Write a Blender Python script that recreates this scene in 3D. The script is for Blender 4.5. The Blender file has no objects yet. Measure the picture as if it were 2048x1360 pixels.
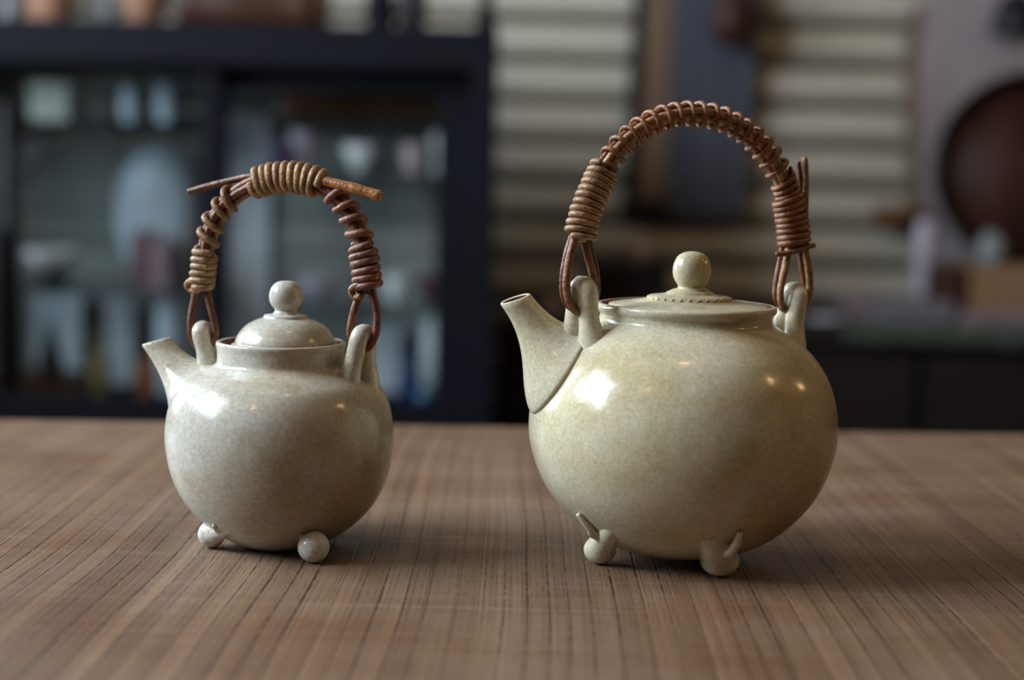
import bpy, bmesh, math, random
from mathutils import Vector, Matrix, noise as mnoise

random.seed(7)
scene = bpy.context.scene
C = scene.collection

# ------------------------------------------------------------------ camera
ZT = 0.72                                   # height of the table top
CAM = Vector((0.0, 0.0, ZT + 0.15))
FPX = 35.0 / 23.6 * 2048.0
PITCH, ROLL = math.radians(6.0), math.radians(1.3)
FWD = Vector((0, math.cos(PITCH), -math.sin(PITCH)))
R0 = Vector((1, 0, 0)); U0 = Vector((0, math.sin(PITCH), math.cos(PITCH)))
UP = U0 * math.cos(ROLL) - R0 * math.sin(ROLL)
RT = R0 * math.cos(ROLL) + U0 * math.sin(ROLL)
cd = bpy.data.cameras.new('camera')
cam = bpy.data.objects.new('camera', cd); C.objects.link(cam)
cd.sensor_width = 23.6; cd.lens = 35.0; cd.clip_start = 0.02; cd.clip_end = 50
cam.matrix_world = Matrix(((RT.x, UP.x, -FWD.x, CAM.x), (RT.y, UP.y, -FWD.y, CAM.y), (RT.z, UP.z, -FWD.z, CAM.z), (0, 0, 0, 1)))
cd.dof.use_dof = True; cd.dof.focus_distance = 0.590; cd.dof.aperture_fstop = 2.8; cd.dof.aperture_blades = 0
scene.camera = cam

# ------------------------------------------------------------------ exposure, world, daylight
scene.view_settings.view_transform = 'Standard'
scene.view_settings.look = 'None'
scene.view_settings.gamma = 1.0
scene.view_settings.use_curve_mapping = False
scene.view_settings.exposure = 1.2
w = bpy.data.worlds.new('overcast_sky'); scene.world = w; w.use_nodes = True
w.node_tree.nodes['Background'].inputs[0].default_value = (0.75, 0.86, 1.0, 1)
w.node_tree.nodes['Background'].inputs[1].default_value = 0.6
WIN_X, WIN_Y0, WIN_Y1, WIN_Z0, WIN_Z1 = -1.35, 0.0, 1.04, 1.25, 2.20
ld = bpy.data.lights.new('window_daylight', 'AREA')
ld.shape = 'RECTANGLE'; ld.size = WIN_Z1 - WIN_Z0; ld.size_y = WIN_Y1 - WIN_Y0
ld.energy = 40; ld.color = (0.80, 0.91, 1.0)
lo = bpy.data.objects.new('window_daylight', ld); C.objects.link(lo)
lo.location = (WIN_X - 0.12, (WIN_Y0 + WIN_Y1) / 2, (WIN_Z0 + WIN_Z1) / 2)
lo.rotation_euler = (0, -math.pi / 2, 0)
W2_Y0, W2_Y1, W2_Z0, W2_Z1 = 1.30, 2.02, 0.85, 1.95
ld2 = bpy.data.lights.new('rear_window_daylight', 'AREA'); ld2.shape = 'RECTANGLE'; ld2.size = W2_Z1 - W2_Z0; ld2.size_y = W2_Y1 - W2_Y0
ld2.energy = 21; ld2.color = ld.color
lo2 = bpy.data.objects.new('rear_window_daylight', ld2); C.objects.link(lo2)
lo2.location = (WIN_X - 0.12, (W2_Y0 + W2_Y1) / 2, (W2_Z0 + W2_Z1) / 2); lo2.rotation_euler = (0, -math.pi / 2, 0)

# ------------------------------------------------------------------ pixel rays -> places in the room
def ray(px, py):
    return RT * ((px - 1024) / FPX) - UP * ((py - 680) / FPX) + FWD
def at(px, py, Y):
    d = ray(px, py); return CAM + d * ((Y - CAM.y) / d.y)
def on_z(px, py, z):
    d = ray(px, py); return CAM + d * ((z - CAM.z) / d.z)
def on_plane(px, py, p, n):
    d = ray(px, py); return CAM + d * ((p - CAM).dot(n) / d.dot(n))

# ------------------------------------------------------------------ tagging / linking
def tag(o, label=None, cat=None, group=None, kind=None):
    if label: o['label'] = label
    if cat: o['category'] = cat
    if group: o['group'] = group
    if kind: o['kind'] = kind
    return o
def empty(name, loc, rz=0.0):
    o = bpy.data.objects.new(name, None); C.objects.link(o)
    o.location = loc; o.rotation_euler = (0, 0, rz); o.empty_display_size = 0.02
    return o
def obj(name, mesh, mat, parent=None, loc=None, rot=None):
    o = bpy.data.objects.new(name, mesh); C.objects.link(o)
    if mat is not None and not mesh.materials: mesh.materials.append(mat)
    if loc is not None: o.location = loc
    if rot is not None: o.rotation_euler = rot
    if parent is not None: o.parent = parent
    return o
def mesh_from(name, verts, faces, smooth=True):
    me = bpy.data.meshes.new(name)
    me.from_pydata([tuple(v) for v in verts], [], faces)
    bm = bmesh.new(); bm.from_mesh(me); bmesh.ops.recalc_face_normals(bm, faces=bm.faces); bm.to_mesh(me); bm.free()
    if smooth:
        for p in me.polygons: p.use_smooth = True
    me.update(); return me

# ------------------------------------------------------------------ shapes
def catmull(pts, n=8, closed=False):
    pts = [Vector(p) for p in pts]; out = []
    m = len(pts)
    for i in range(m if closed else m - 1):
        if closed: p0, p1, p2, p3 = pts[(i - 1) % m], pts[i], pts[(i + 1) % m], pts[(i + 2) % m]
        else:
            p1, p2 = pts[i], pts[i + 1]
            p0 = pts[i - 1] if i > 0 else p1 * 2 - p2
            p3 = pts[i + 2] if i + 2 < m else p2 * 2 - p1
        for k in range(n):
            t = k / n
            out.append(0.5 * ((2 * p1) + (p2 - p0) * t + (2 * p0 - 5 * p1 + 4 * p2 - p3) * t * t + (3 * p1 - p0 - 3 * p2 + p3) * t ** 3))
    if not closed: out.append(pts[-1].copy())
    return out
def resample(pts, n):
    L = [0.0]
    for a, b in zip(pts, pts[1:]): L.append(L[-1] + (b - a).length)
    out = []; j = 0
    for i in range(n):
        s = L[-1] * i / (n - 1)
        while j < len(pts) - 2 and L[j + 1] < s: j += 1
        u = (s - L[j]) / max(1e-12, L[j + 1] - L[j])
        out.append(pts[j].lerp(pts[j + 1], u))
    return out
def tube_data(path, rad, seg=10, closed=False, knots=0.0, seed=0):
    """swept tube with rounded-off ends; rad number or function of 0..1"""
    n = len(path); verts = []; faces = []
    f = rad if callable(rad) else (lambda t: rad)
    up = None
    for i, p in enumerate(path):
        a = path[(i - 1) % n] if (closed or i > 0) else path[i]
        b = path[(i + 1) % n] if (closed or i < n - 1) else path[i]
        T = (b - a).normalized()
        if up is None:
            up = T.orthogonal().normalized()
        up = (up - T * up.dot(T)).normalized()
        S = T.cross(up)
        r = f(i / (n - 1))
        if knots:
            r *= 1 + knots * mnoise.noise(Vector((p.x * 260 + seed * 7.1, p.y * 260, p.z * 260)))
        for k in range(seg):
            a2 = 2 * math.pi * k / seg
            verts.append(p + up * (r * math.cos(a2)) + S * (r * math.sin(a2)))
    rings = n if closed else n - 1
    for i in range(rings):
        for k in range(seg):
            i2 = (i + 1) % n
            faces.append((i * seg + k, i * seg + (k + 1) % seg, i2 * seg + (k + 1) % seg, i2 * seg + k))
    if not closed:
        faces.append(tuple(range(seg - 1, -1, -1)))
        faces.append(tuple((n - 1) * seg + k for k in range(seg)))
    return verts, faces
def tube(name, path, rad, seg=10, knots=0.0, seed=0, roundend=True):
    if roundend:
        f0 = rad if callable(rad) else (lambda t: rad)
        p = list(path)
        d0 = (p[0] - p[1]).normalized(); d1 = (p[-1] - p[-2]).normalized()
        r0, r1 = f0(0), f0(1)
        pre = [p[0] + d0 * r0 * 0.55, p[0] + d0 * r0 * 0.4]; post = [p[-1] + d1 * r1 * 0.4, p[-1] + d1 * r1 * 0.55]
        q = pre + p + post; n = len(q)
        def f(t):
            i = round(t * (n - 1))
            if i == 0 : return r0 * 0.45
            if i == 1: return r0 * 0.82
            if i == n - 1: return r1 * 0.45
            if i == n - 2: return r1 * 0.82
            return f0((i - 2) / (len(p) - 1))
        v, fa = tube_data(q, f, seg, knots=knots, seed=seed)
    else:
        v, fa = tube_data(path, rad, seg, knots=knots, seed=seed)
    return mesh_from(name, v, fa)
def lathe_data(prof, seg=64, wob=0.0, seed=0, c=Vector((0, 0, 0)), axis=None):
    verts = []; faces = []; idx = []
    for (r, z) in prof:
        if r < 1e-7:
            idx.append([len(verts)]); verts.append(c + Vector((0, 0, z)))
        else:
            row = []
            for k in range(seg):
                a = 2 * math.pi * k / seg
                rr = r
                if wob:
                    rr += wob * mnoise.noise(Vector((math.cos(a) * 1.3 + seed, math.sin(a) * 1.3, z * 28)))
                row.append(len(verts)); verts.append(c + Vector((rr * math.cos(a), rr * math.sin(a), z)))
            idx.append(row)
    for A, B in zip(idx, idx[1:]):
        if len(A) == 1 and len(B) == 1: continue
        for k in range(seg):
            k2 = (k + 1) % seg
            if len(A) == 1: faces.append((A[0], B[k2], B[k]))
            elif len(B) == 1: faces.append((A[k], A[k2], B[0]))
            else: faces.append((A[k], A[k2], B[k2], B[k]))
    return verts, faces
def lathe(name, prof, seg=64, wob=0.0, seed=0, c=Vector((0, 0, 0))):
    v, f = lathe_data(prof, seg, wob, seed, c); return mesh_from(name, v, f)
def box_data(lo_, hi, bev=0.0):
    bm = bmesh.new(); bmesh.ops.create_cube(bm, size=1)
    for v in bm.verts:
        v.co = Vector(((lo_[i] + hi[i]) / 2 + v.co[i] * (hi[i] - lo_[i]) for i in range(3)))
    if bev: bmesh.ops.bevel(bm, geom=bm.edges[:], offset=bev, segments=2, affect='EDGES', profile=0.7)
    return bm
def box(name, lo_, hi, bev=0.0):
    bm = box_data([min(a, b) for a, b in zip(lo_, hi)], [max(a, b) for a, b in zip(lo_, hi)], bev)
    me = bpy.data.meshes.new(name); bm.to_mesh(me); bm.free(); return me
def prism(name, outline, y0, y1, bev=0.0):
    """outline in (x, z), extruded from y0 to y1"""
    bm = bmesh.new()
    vs = [bm.verts.new((x, y0, z)) for x, z in outline]
    f = bm.faces.new(vs)
    r = bmesh.ops.extrude_face_region(bm, geom=[f])
    for e in r['geom']:
        if isinstance(e, bmesh.types.BMVert): e.co.y = y1
    bmesh.ops.recalc_face_normals(bm, faces=bm.faces)
    if bev: bmesh.ops.bevel(bm, geom=bm.edges[:], offset=bev, segments=2, affect='EDGES')
    me = bpy.data.meshes.new(name); bm.to_mesh(me); bm.free(); return me
def merge(name, *datas):
    V = []; F = []
    for v, f in datas:
        o = len(V); V += list(v); F += [tuple(i + o for i in q) for q in f]
    return mesh_from(name, V, F)
def remeshed(me, voxel, smooth=6):
    """melt overlapping pieces of one part into a single skin"""
    o = bpy.data.objects.new('tmp', me); C.objects.link(o)
    m = o.modifiers.new('r', 'REMESH'); m.mode = 'VOXEL'; m.voxel_size = voxel; m.use_smooth_shade = True
    s = o.modifiers.new('s', 'SMOOTH'); s.factor = 0.5; s.iterations = smooth
    dg = bpy.context.evaluated_depsgraph_get()
    r = bpy.data.meshes.new_from_object(o.evaluated_get(dg))
    bpy.data.objects.remove(o); r.materials.clear()
    for p in r.polygons: p.use_smooth = True
    return r

# ------------------------------------------------------------------ materials
def lin(c):
    return tuple(((v / 255) / 12.92 if v / 255 <= 0.04045 else ((v / 255 + 0.055) / 1.055) ** 2.4) for v in c) + (1,)
class NT:
    def __init__(s, name):
        s.m = bpy.data.materials.new(name); s.m.use_nodes = True; s.t = s.m.node_tree
        s.b = s.t.nodes['Principled BSDF']; s.L = s.t.links
    def n(s, typ, **kw):
        nd = s.t.nodes.new(typ)
        for k, v in kw.items():
            if hasattr(nd, k) and not k.startswith('i_'): setattr(nd, k, v)
        return nd
    def link(s, a, b): s.L.new(a, b)
    def coords(s, scale=(1, 1, 1), rot=(0, 0, 0), loc=(0, 0, 0)):
        tc = s.n('ShaderNodeTexCoord'); mp = s.n('ShaderNodeMapping')
        mp.inputs['Scale'].default_value = scale; mp.inputs['Rotation'].default_value = rot; mp.inputs['Location'].default_value = loc
        s.link(tc.outputs['Object'], mp.inputs['Vector']); return mp.outputs['Vector']
    def noise(s, vec, scale, detail=3, rough=0.5, dist=0.0):
        nd = s.n('ShaderNodeTexNoise'); nd.inputs['Scale'].default_value = scale; nd.inputs['Detail'].default_value = detail
        nd.inputs['Roughness'].default_value = rough; nd.inputs['Distortion'].default_value = dist
        s.link(vec, nd.inputs['Vector']); return nd.outputs['Fac']
    def ramp(s, fac, stops):
        nd = s.n('ShaderNodeValToRGB'); e = nd.color_ramp.elements
        while len(e) < len(stops): e.new(0.5)
        for el, (p, c) in zip(e, stops): el.position = p; el.color = c if len(c) == 4 else lin(c)
        s.link(fac, nd.inputs['Fac']); return nd.outputs['Color']
    def mix(s, fac, a, b, mode='MIX'):
        nd = s.n('ShaderNodeMix'); nd.data_type = 'RGBA'; nd.blend_type = mode
        for v, k in ((fac, 0), (a, 6), (b, 7)):
            if hasattr(v, 'is_linked') or hasattr(v, 'links'): s.link(v, nd.inputs[k])
            elif isinstance(v, (int, float)): nd.inputs[k].default_value = v
            else: nd.inputs[k].default_value = v
        return nd.outputs[2]
    def math(s, op, a, b=None, clamp=False):
        nd = s.n('ShaderNodeMath'); nd.operation = op; nd.use_clamp = clamp
        for v, k in ((a, 0), (b, 1)):
            if v is None: continue
            if isinstance(v, (int, float)): nd.inputs[k].default_value = v
            else: s.link(v, nd.inputs[k])
        return nd.outputs[0]
    def bump(s, h, strength=0.3, dist=0.001):
        nd = s.n('ShaderNodeBump'); nd.inputs['Strength'].default_value = strength; nd.inputs['Distance'].default_value = dist
        s.link(h, nd.inputs['Height']); s.link(nd.outputs[0], s.b.inputs['Normal'])
    def set(s, **kw):
        for k, v in kw.items():
            i = s.b.inputs[k.replace('_', ' ')]
            if hasattr(v, 'links'): s.link(v, i)
            else: i.default_value = v
        return s.m
W0, B0 = (1, 1, 1, 1), (0, 0, 0, 1)

def mat_plain(name, col, rough=0.6, var=0.12, scale=18, bump=0.15, spec=0.4, metal=0.0):
    k = NT(name); v = k.coords()
    n = k.noise(v, scale, 5, 0.6)
    a = tuple(max(0, c * (1 - var)) for c in col); b = tuple(min(255, c * (1 + var)) for c in col)
    k.link(k.ramp(n, [(0.3, a), (0.7, b)]), k.b.inputs['Base Color'])
    k.bump(k.noise(v, scale * 6, 3), bump, 0.002)
    return k.set(Roughness=rough, Specular_IOR_Level=spec, Metallic=metal)
def mat_wood(name, dark, light, rough=0.6, scale=1.0, axis='x', bump=0.3):
    k = NT(name)
    sc = {'x': (1.2, 14, 14), 'y': (14, 1.2, 14), 'z': (14, 14, 1.2)}[axis]
    v = k.coords(tuple(q * scale for q in sc))
    n = k.noise(v, 3.0, 6, 0.6, 0.8)
    k.link(k.ramp(n, [(0.25, dark), (0.75, light)]), k.b.inputs['Base Color'])
    k.bump(n, bump, 0.003)
    return k.set(Roughness=rough, Specular_IOR_Level=0.3)

def mat_glaze(name, pale, warm, ochre, crack, crack_amt, warm_lo, warm_hi, seed, cells, speck, stain_and_shade=None):
    k = NT(name)
    v = k.coords(loc=(seed, seed * 0.37, 0))
    big = k.noise(v, 22, 3, 0.55, 0.4)
    mid = k.noise(v, 75, 4, 0.6)
    c = k.mix(k.ramp(big, [(warm_lo, B0), (warm_hi, W0)]), lin(pale), lin(warm))
    c = k.mix(k.math('MULTIPLY', k.ramp(mid, [(0.50, B0), (0.78, W0)]), 0.42), c, lin(ochre))
    if stain_and_shade:  # ochre stain on the small pot; painted warm shade on the large one
        dist = k.n('ShaderNodeVectorMath'); dist.operation = 'DISTANCE'; k.link(k.coords(), dist.inputs[0]); dist.inputs[1].default_value = stain_and_shade[0]
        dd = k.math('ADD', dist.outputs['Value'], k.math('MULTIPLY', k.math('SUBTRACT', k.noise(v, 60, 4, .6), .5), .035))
        c = k.mix(k.ramp(k.math('DIVIDE', dd, stain_and_shade[1]), [(0.25, (stain_and_shade[2],) * 3 + (1,)), (1.0, B0)]), c, lin(stain_and_shade[3]))
    # fine mottling of the crackled glaze
    vo = k.n('ShaderNodeTexVoronoi'); vo.feature = 'F1'; vo.inputs['Scale'].default_value = speck
    dv = k.n('ShaderNodeVectorMath'); dv.operation = 'ADD'; k.link(v, dv.inputs[0])
    wn = k.n('ShaderNodeTexNoise'); wn.inputs['Scale'].default_value = 260; k.link(v, wn.inputs['Vector'])
    ws = k.n('ShaderNodeVectorMath'); ws.operation = 'SCALE'; ws.inputs['Scale'].default_value = 0.0014; k.link(wn.outputs['Color'], ws.inputs[0]); k.link(ws.outputs[0], dv.inputs[1])
    k.link(dv.outputs[0], vo.inputs['Vector'])
    cellv = k.n('ShaderNodeSeparateColor'); k.link(vo.outputs['Color'], cellv.inputs[0])
    c = k.mix(1.0, c, k.ramp(cellv.outputs[0], [(0.0, (0.95, 0.945, 0.94, 1)), (1.0, (1.05, 1.05, 1.05, 1))]), 'MULTIPLY')
    gr = k.noise(v, speck * 1.05, 2, 0.55)
    c = k.mix(1.0, c, k.ramp(gr, [(0.33, (0.88, 0.87, 0.855, 1)), (0.67, (1.09, 1.09, 1.085, 1))]), 'MULTIPLY')
    dk = k.noise(v, 420, 2, 0.6)
    c = k.mix(k.math('MULTIPLY', k.ramp(dk, [(0.64, B0), (0.78, W0)]), 0.30), c, lin(crack))
    # crackle lines
    ve = k.n('ShaderNodeTexVoronoi'); ve.feature = 'DISTANCE_TO_EDGE'; ve.inputs['Scale'].default_value = cells
    k.link(dv.outputs[0], ve.inputs['Vector'])
    line = k.ramp(ve.outputs['Distance'], [(0.0, W0), (0.048, B0)])
    where = k.ramp(k.noise(v, 55, 2), [(0.42, (0.05, 0.05, 0.05, 1)), (0.66, W0)] if crack_amt < .3 else [(0.30, (0.45, 0.45, 0.45, 1)), (0.55, W0)])
    c = k.mix(k.math('MULTIPLY', k.math('MULTIPLY', line, where), crack_amt), c, lin(crack))
    k.link(c, k.b.inputs['Base Color'])
    h = k.math('ADD', k.math('ADD', k.math('MULTIPLY', k.noise(v, 42, 2), 1.6), k.math('MULTIPLY', k.noise(v, 110, 3), 0.6)), k.math('MULTIPLY', k.noise(v, 600, 2), 0.10))
    k.bump(h, 0.22, 0.0014)
    return k.set(Roughness=0.19, Specular_IOR_Level=0.33, Coat_Weight=0.05, Coat_Roughness=0.12, IOR=1.5)

def mat_cane(name, dark, light, seed):
    k = NT(name); v = k.coords(loc=(seed, 0, seed * 2))
    oi = k.n('ShaderNodeObjectInfo')
    n1 = k.noise(v, 150, 4, 0.7); n2 = k.noise(v, 800, 3, 0.65); n3 = k.noise(v, 62, 2, 0.6); n4 = k.noise(v, 210, 3, 0.6)
    c = k.ramp(n1, [(0.30, dark), (0.50, tuple((a + b) / 2 for a, b in zip(dark, light))), (0.70, light)])
    c = k.mix(k.math('MULTIPLY', k.ramp(n3, [(0.46, B0), (0.66, W0)]), 0.55), c, lin(tuple(q * w_ for q, w_ in zip(light, (.86, .66, .50)))))
    c = k.mix(k.math('MULTIPLY', k.ramp(n4, [(0.56, B0), (0.70, W0)]), 0.40), c, lin(tuple(min(225, q * 1.16) for q in light)))
    c = k.mix(k.math('MULTIPLY', k.ramp(n2, [(0.50, B0), (0.68, W0)]), 0.60), c, lin((50, 28, 17)))
    c = k.mix(k.math('MULTIPLY', k.ramp(k.noise(v, 300, 2, .5), [(0.62, B0), (0.72, W0)]), 0.7), c, lin((38, 22, 15)))
    br = k.math('ADD', k.math('MULTIPLY', oi.outputs['Random'], 0.35), 0.82)
    cc = k.n('ShaderNodeVectorMath'); cc.operation = 'SCALE'; k.link(c, cc.inputs[0]); k.link(br, cc.inputs['Scale'])
    k.link(cc.outputs[0], k.b.inputs['Base Color'])
    k.bump(k.math('ADD', n2, k.noise(v, 240, 2)), 0.5, 0.0008)
    return k.set(Roughness=0.40, Specular_IOR_Level=0.5)

def mat_table():
    k = NT('table_wood')
    v = k.coords()
    wob = k.n('ShaderNodeTexNoise'); wob.inputs['Scale'].default_value = 3.0; wob.inputs['Detail'].default_value = 1; k.link(v, wob.inputs['Vector'])
    sep = k.n('ShaderNodeSeparateXYZ'); k.link(v, sep.inputs[0])
    x = k.math('ADD', sep.outputs[0], k.math('MULTIPLY', k.math('SUBTRACT', wob.outputs['Fac'], 0.5), 0.02))
    y = sep.outputs[1]
    def vec(sx, sy, off=0.0):
        cb = k.n('ShaderNodeCombineXYZ'); k.link(k.math('MULTIPLY', x, sx), cb.inputs[0]); k.link(k.math('MULTIPLY', y, sy), cb.inputs[1]); cb.inputs[2].default_value = off
        return cb.outputs[0]
    fib = k.noise(vec(520, 5), 1.0, 3, 0.6)                 # fibres
    band = k.noise(vec(70, 1.6, 3.3), 1.0, 3, 0.6)           # growth bands
    blot = k.noise(vec(9, 16, 8.1), 1.0, 4, 0.6)              # blotches
    saw = k.noise(vec(5, 210, 5.5), 1.0, 3, 0.65)            # saw marks across the grain
    base = k.ramp(band, [(0.25, (103, 75, 54)), (0.5, (123, 95, 72)), (0.75, (141, 114, 91))])
    def vor(sc_, rnd, feat):
        ve = k.n('ShaderNodeTexVoronoi'); ve.voronoi_dimensions = '1D'; ve.feature = feat; ve.inputs['Scale'].default_value = 1.0; ve.inputs['Randomness'].default_value = rnd
        k.link(k.math('MULTIPLY', x, sc_), ve.inputs['W']); return ve
    def cell(ve):
        se = k.n('ShaderNodeSeparateColor'); k.link(ve.outputs['Color'], se.inputs[0]); return se.outputs[0]
    v1 = vor(118, .75, 'DISTANCE_TO_EDGE'); c1_ = cell(vor(118, .75, 'F1')); c2_ = cell(vor(300, 1.0, 'F1'))
    base = k.mix(1.0, base, k.ramp(c1_, [(0, (.86, .85, .84, 1)), (1, (1.12, 1.12, 1.12, 1))]), 'MULTIPLY')
    base = k.mix(1.0, base, k.ramp(c2_, [(0, (.92, .92, .92, 1)), (1, (1.08, 1.08, 1.08, 1))]), 'MULTIPLY')
    base = k.mix(k.math('MULTIPLY', k.ramp(blot, [(0.45, B0), (0.68, W0)]), 0.45), base, lin((144, 124, 108)))
    base = k.mix(k.math('MULTIPLY', k.ramp(blot, [(0.28, W0), (0.47, B0)]), 0.60), base, lin((98, 60, 38)))
    base = k.mix(k.math('MULTIPLY', k.ramp(fib, [(0.35, W0), (0.60, B0)]), 0.35), base, lin((84, 60, 46)))
    base = k.mix(k.math('MULTIPLY', k.ramp(saw, [(0.55, B0), (0.75, W0)]), 0.20), base, lin((176, 152, 132)))
    # open pores: fine dark dashed lines under a centimetre apart, some stronger than others
    line = k.ramp(v1.outputs['Distance'], [(0.0, W0), (0.03, W0), (0.085, B0)])
    dash = k.ramp(k.noise(vec(118, 150, 1.0), 1.0, 2, 0.6), [(0.36, (0.15, 0.15, 0.15, 1)), (0.56, W0)])
    wide = k.ramp(k.noise(vec(40, 3, 6.0), 1.0, 2, 0.6), [(0.35, (0.25, 0.25, 0.25, 1)), (0.62, W0)])
    pore = k.math('MULTIPLY', k.math('MULTIPLY', line, dash), wide)
    v2 = vor(430, 1.0, 'DISTANCE_TO_EDGE')
    line2 = k.ramp(v2.outputs['Distance'], [(0.0, W0), (0.14, B0)])
    dash2 = k.ramp(k.noise(vec(430, 120, 4.0), 1.0, 2, 0.6), [(0.45, B0), (0.62, W0)])
    pore2 = k.math('MULTIPLY', k.math('MULTIPLY', line2, dash2), 0.45)
    p = k.math('MAXIMUM', pore, pore2)
    base = k.mix(k.math('MULTIPLY', p, 0.75), base, lin((46, 31, 23)))
    k.link(base, k.b.inputs['Base Color'])
    h = k.math('SUBTRACT', k.math('ADD', k.math('MULTIPLY', fib, 0.4), k.math('MULTIPLY', saw, 0.35)), k.math('MULTIPLY', p, 0.9))
    k.bump(h, 0.5, 0.0012)
    r = k.ramp(saw, [(0.3, (0.52, 0.52, 0.52, 1)), (0.7, (0.40, 0.40, 0.40, 1))])
    return k.set(Roughness=r, Specular_IOR_Level=0.38)

def mat_glass():
    k = NT('pane_glass')
    t = k.n('ShaderNodeBsdfTransparent'); t.inputs[0].default_value = (0.93, 0.95, 0.96, 1)
    g = k.n('ShaderNodeBsdfGlossy'); g.inputs['Roughness'].default_value = 0.03
    lw = k.n('ShaderNodeLayerWeight'); lw.inputs['Blend'].default_value = 0.5
    fr = k.math('ADD', k.math('MULTIPLY', k.math('POWER', lw.outputs['Facing'], 4.0), 0.6), 0.05, True)
    mx = k.n('ShaderNodeMixShader'); k.link(fr, mx.inputs[0]); k.link(t.outputs[0], mx.inputs[1]); k.link(g.outputs[0], mx.inputs[2])
    k.link(mx.outputs[0], k.t.nodes['Material Output'].inputs[0]); return k.m

M = {}
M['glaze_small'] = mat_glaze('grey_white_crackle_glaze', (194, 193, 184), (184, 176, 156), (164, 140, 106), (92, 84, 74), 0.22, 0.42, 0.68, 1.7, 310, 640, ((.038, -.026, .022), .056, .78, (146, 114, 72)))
M['crackle_small'] = mat_glaze('crackled_grey_white_glaze', (200, 198, 188), (192, 182, 162), (172, 150, 118), (88, 82, 74), 0.48, 0.45, 0.7, 1.7, 370, 640)
M['glaze_large'] = mat_glaze('cream_yellow_glaze', (202, 197, 174), (188, 176, 140), (170, 148, 104), (112, 98, 76), 0.12, 0.36, 0.62, 5.3, 330, 700, ((.062, -.020, .028), .062, .75, (150, 108, 58)))  # brown right edge: warm light on the shaded side, painted into the glaze
M['crackle_large'] = mat_glaze('crackled_cream_glaze', (210, 205, 184), (200, 190, 158), (180, 160, 118), (112, 98, 76), 0.2, 0.4, 0.66, 5.3, 360, 700)
M['clay'] = mat_plain('bare_clay', (96, 44, 28), 0.8, 0.2, 300)
M['cane_tan'] = mat_cane('tan_cane', (108, 76, 50), (178, 144, 104), 0.3)
M['cane_pale'] = mat_cane('pale_cane', (150, 116, 88), (214, 182, 150), 6.1)
M['cane_brown'] = mat_cane('brown_cane', (98, 60, 37), (156, 108, 70), 1.1)
M['cane_red'] = mat_cane('red_brown_cane', (72, 37, 21), (126, 75, 45), 2.3)
M['cane_gold'] = mat_cane('golden_cane', (140, 92, 48), (186, 138, 84), 3.9)
M['cane_pink'] = mat_cane('pinkish_brown_cane', (92, 52, 40), (148, 102, 82), 4.7)
M['table'] = mat_table()
M['navy'] = mat_plain('navy_paint', (8, 10, 20), 0.75, 0.12, 6, 0.1, 0.15)
M['glass'] = mat_glass()
M['shutter'] = mat_plain('cream_shutter_paint', (188, 182, 168), 0.55, 0.05, 5, 0.05)
M['olive'] = mat_plain('olive_grey_paint', (84, 80, 64), 0.8, 0.06, 5)
M['plaster'] = mat_plain('grey_plaster', (88, 85, 79), 0.9, 0.06, 4)
M['floor'] = mat_wood('dark_floor_boards', (40, 30, 24), (70, 54, 42), 0.6, 0.5, 'y')
M['ceil'] = mat_plain('ceiling_boards', (96, 88, 78), 0.9, 0.08, 3)
M['black'] = mat_wood('black_stained_wood', (14, 10, 10), (30, 22, 20), 0.6, 1, 'x')
M['darkwood'] = mat_wood('dark_brown_wood', (40, 22, 14), (78, 46, 30), 0.5, 1, 'x')
M['redwood'] = mat_wood('red_brown_lacquered_wood', (42, 21, 14), (72, 40, 27), 0.6, 1, 'z')
M['rimwood'] = mat_wood('blackened_rim_wood', (16, 8, 7), (28, 15, 12), 0.4, 1, 'z')
M['tan'] = mat_wood('tan_wood', (120, 92, 66), (160, 128, 98), 0.6, 1, 'x')
M['brown'] = mat_wood('brown_wood', (92, 62, 40), (128, 90, 60), 0.6, 1, 'x')
M['mauve'] = mat_wood('weathered_mauve_wood', (128, 118, 122), (168, 158, 162), 0.7, 1, 'z')
M['bluewood'] = mat_wood('weathered_blue_grey_wood', (54, 57, 70), (88, 91, 104), 0.7, 1, 'z')
M['taupe'] = mat_wood('taupe_wood', (96, 78, 64), (136, 114, 96), 0.7, 1, 'z')
M['paleblue'] = mat_plain('pale_blue_grey_glaze', (187, 203, 214), 0.3, 0.06, 12)
M['white'] = mat_plain('white_porcelain', (231, 235, 235), 0.25, 0.04, 10)
M['lilac'] = mat_plain('lilac_white_glaze', (190, 182, 198), 0.3, 0.08, 14)
M['pinkwhite'] = mat_plain('pinkish_white_glaze', (196, 178, 178), 0.35, 0.08, 14)
M['purple'] = mat_plain('purple_glaze', (96, 70, 120), 0.3, 0.1, 14)
M['pinkcloth'] = mat_plain('faded_pink_cloth', (128, 110, 116), 0.9, 0.1, 40)
M['lilaccloth'] = mat_plain('grey_lilac_cloth', (112, 110, 120), 0.9, 0.1, 40)
M['greencloth'] = mat_plain('grey_green_cloth', (56, 64, 54), 0.9, 0.12, 40)
M['cobalt'] = mat_plain('cobalt_glaze', (36, 54, 120), 0.2, 0.1, 10)
M['teal'] = mat_plain('teal_glaze', (50, 112, 140), 0.2, 0.1, 10)
M['ochre'] = mat_plain('ochre_glaze', (134, 118, 78), 0.35, 0.12, 12)
M['orange'] = mat_plain('orange_brown_clay', (134, 78, 44), 0.6, 0.12, 12)
M['terracotta'] = mat_plain('dusty_terracotta', (146, 108, 86), 0.8, 0.12, 12)
M['greyceramic'] = mat_plain('grey_ceramic', (128, 134, 138), 0.4, 0.1, 12)
M['blackiron'] = mat_plain('black_iron', (20, 22, 28), 0.5, 0.15, 20)
M['plum'] = mat_plain('dull_plum_paper', (98, 70, 80), 0.8, 0.1, 12)
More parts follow.
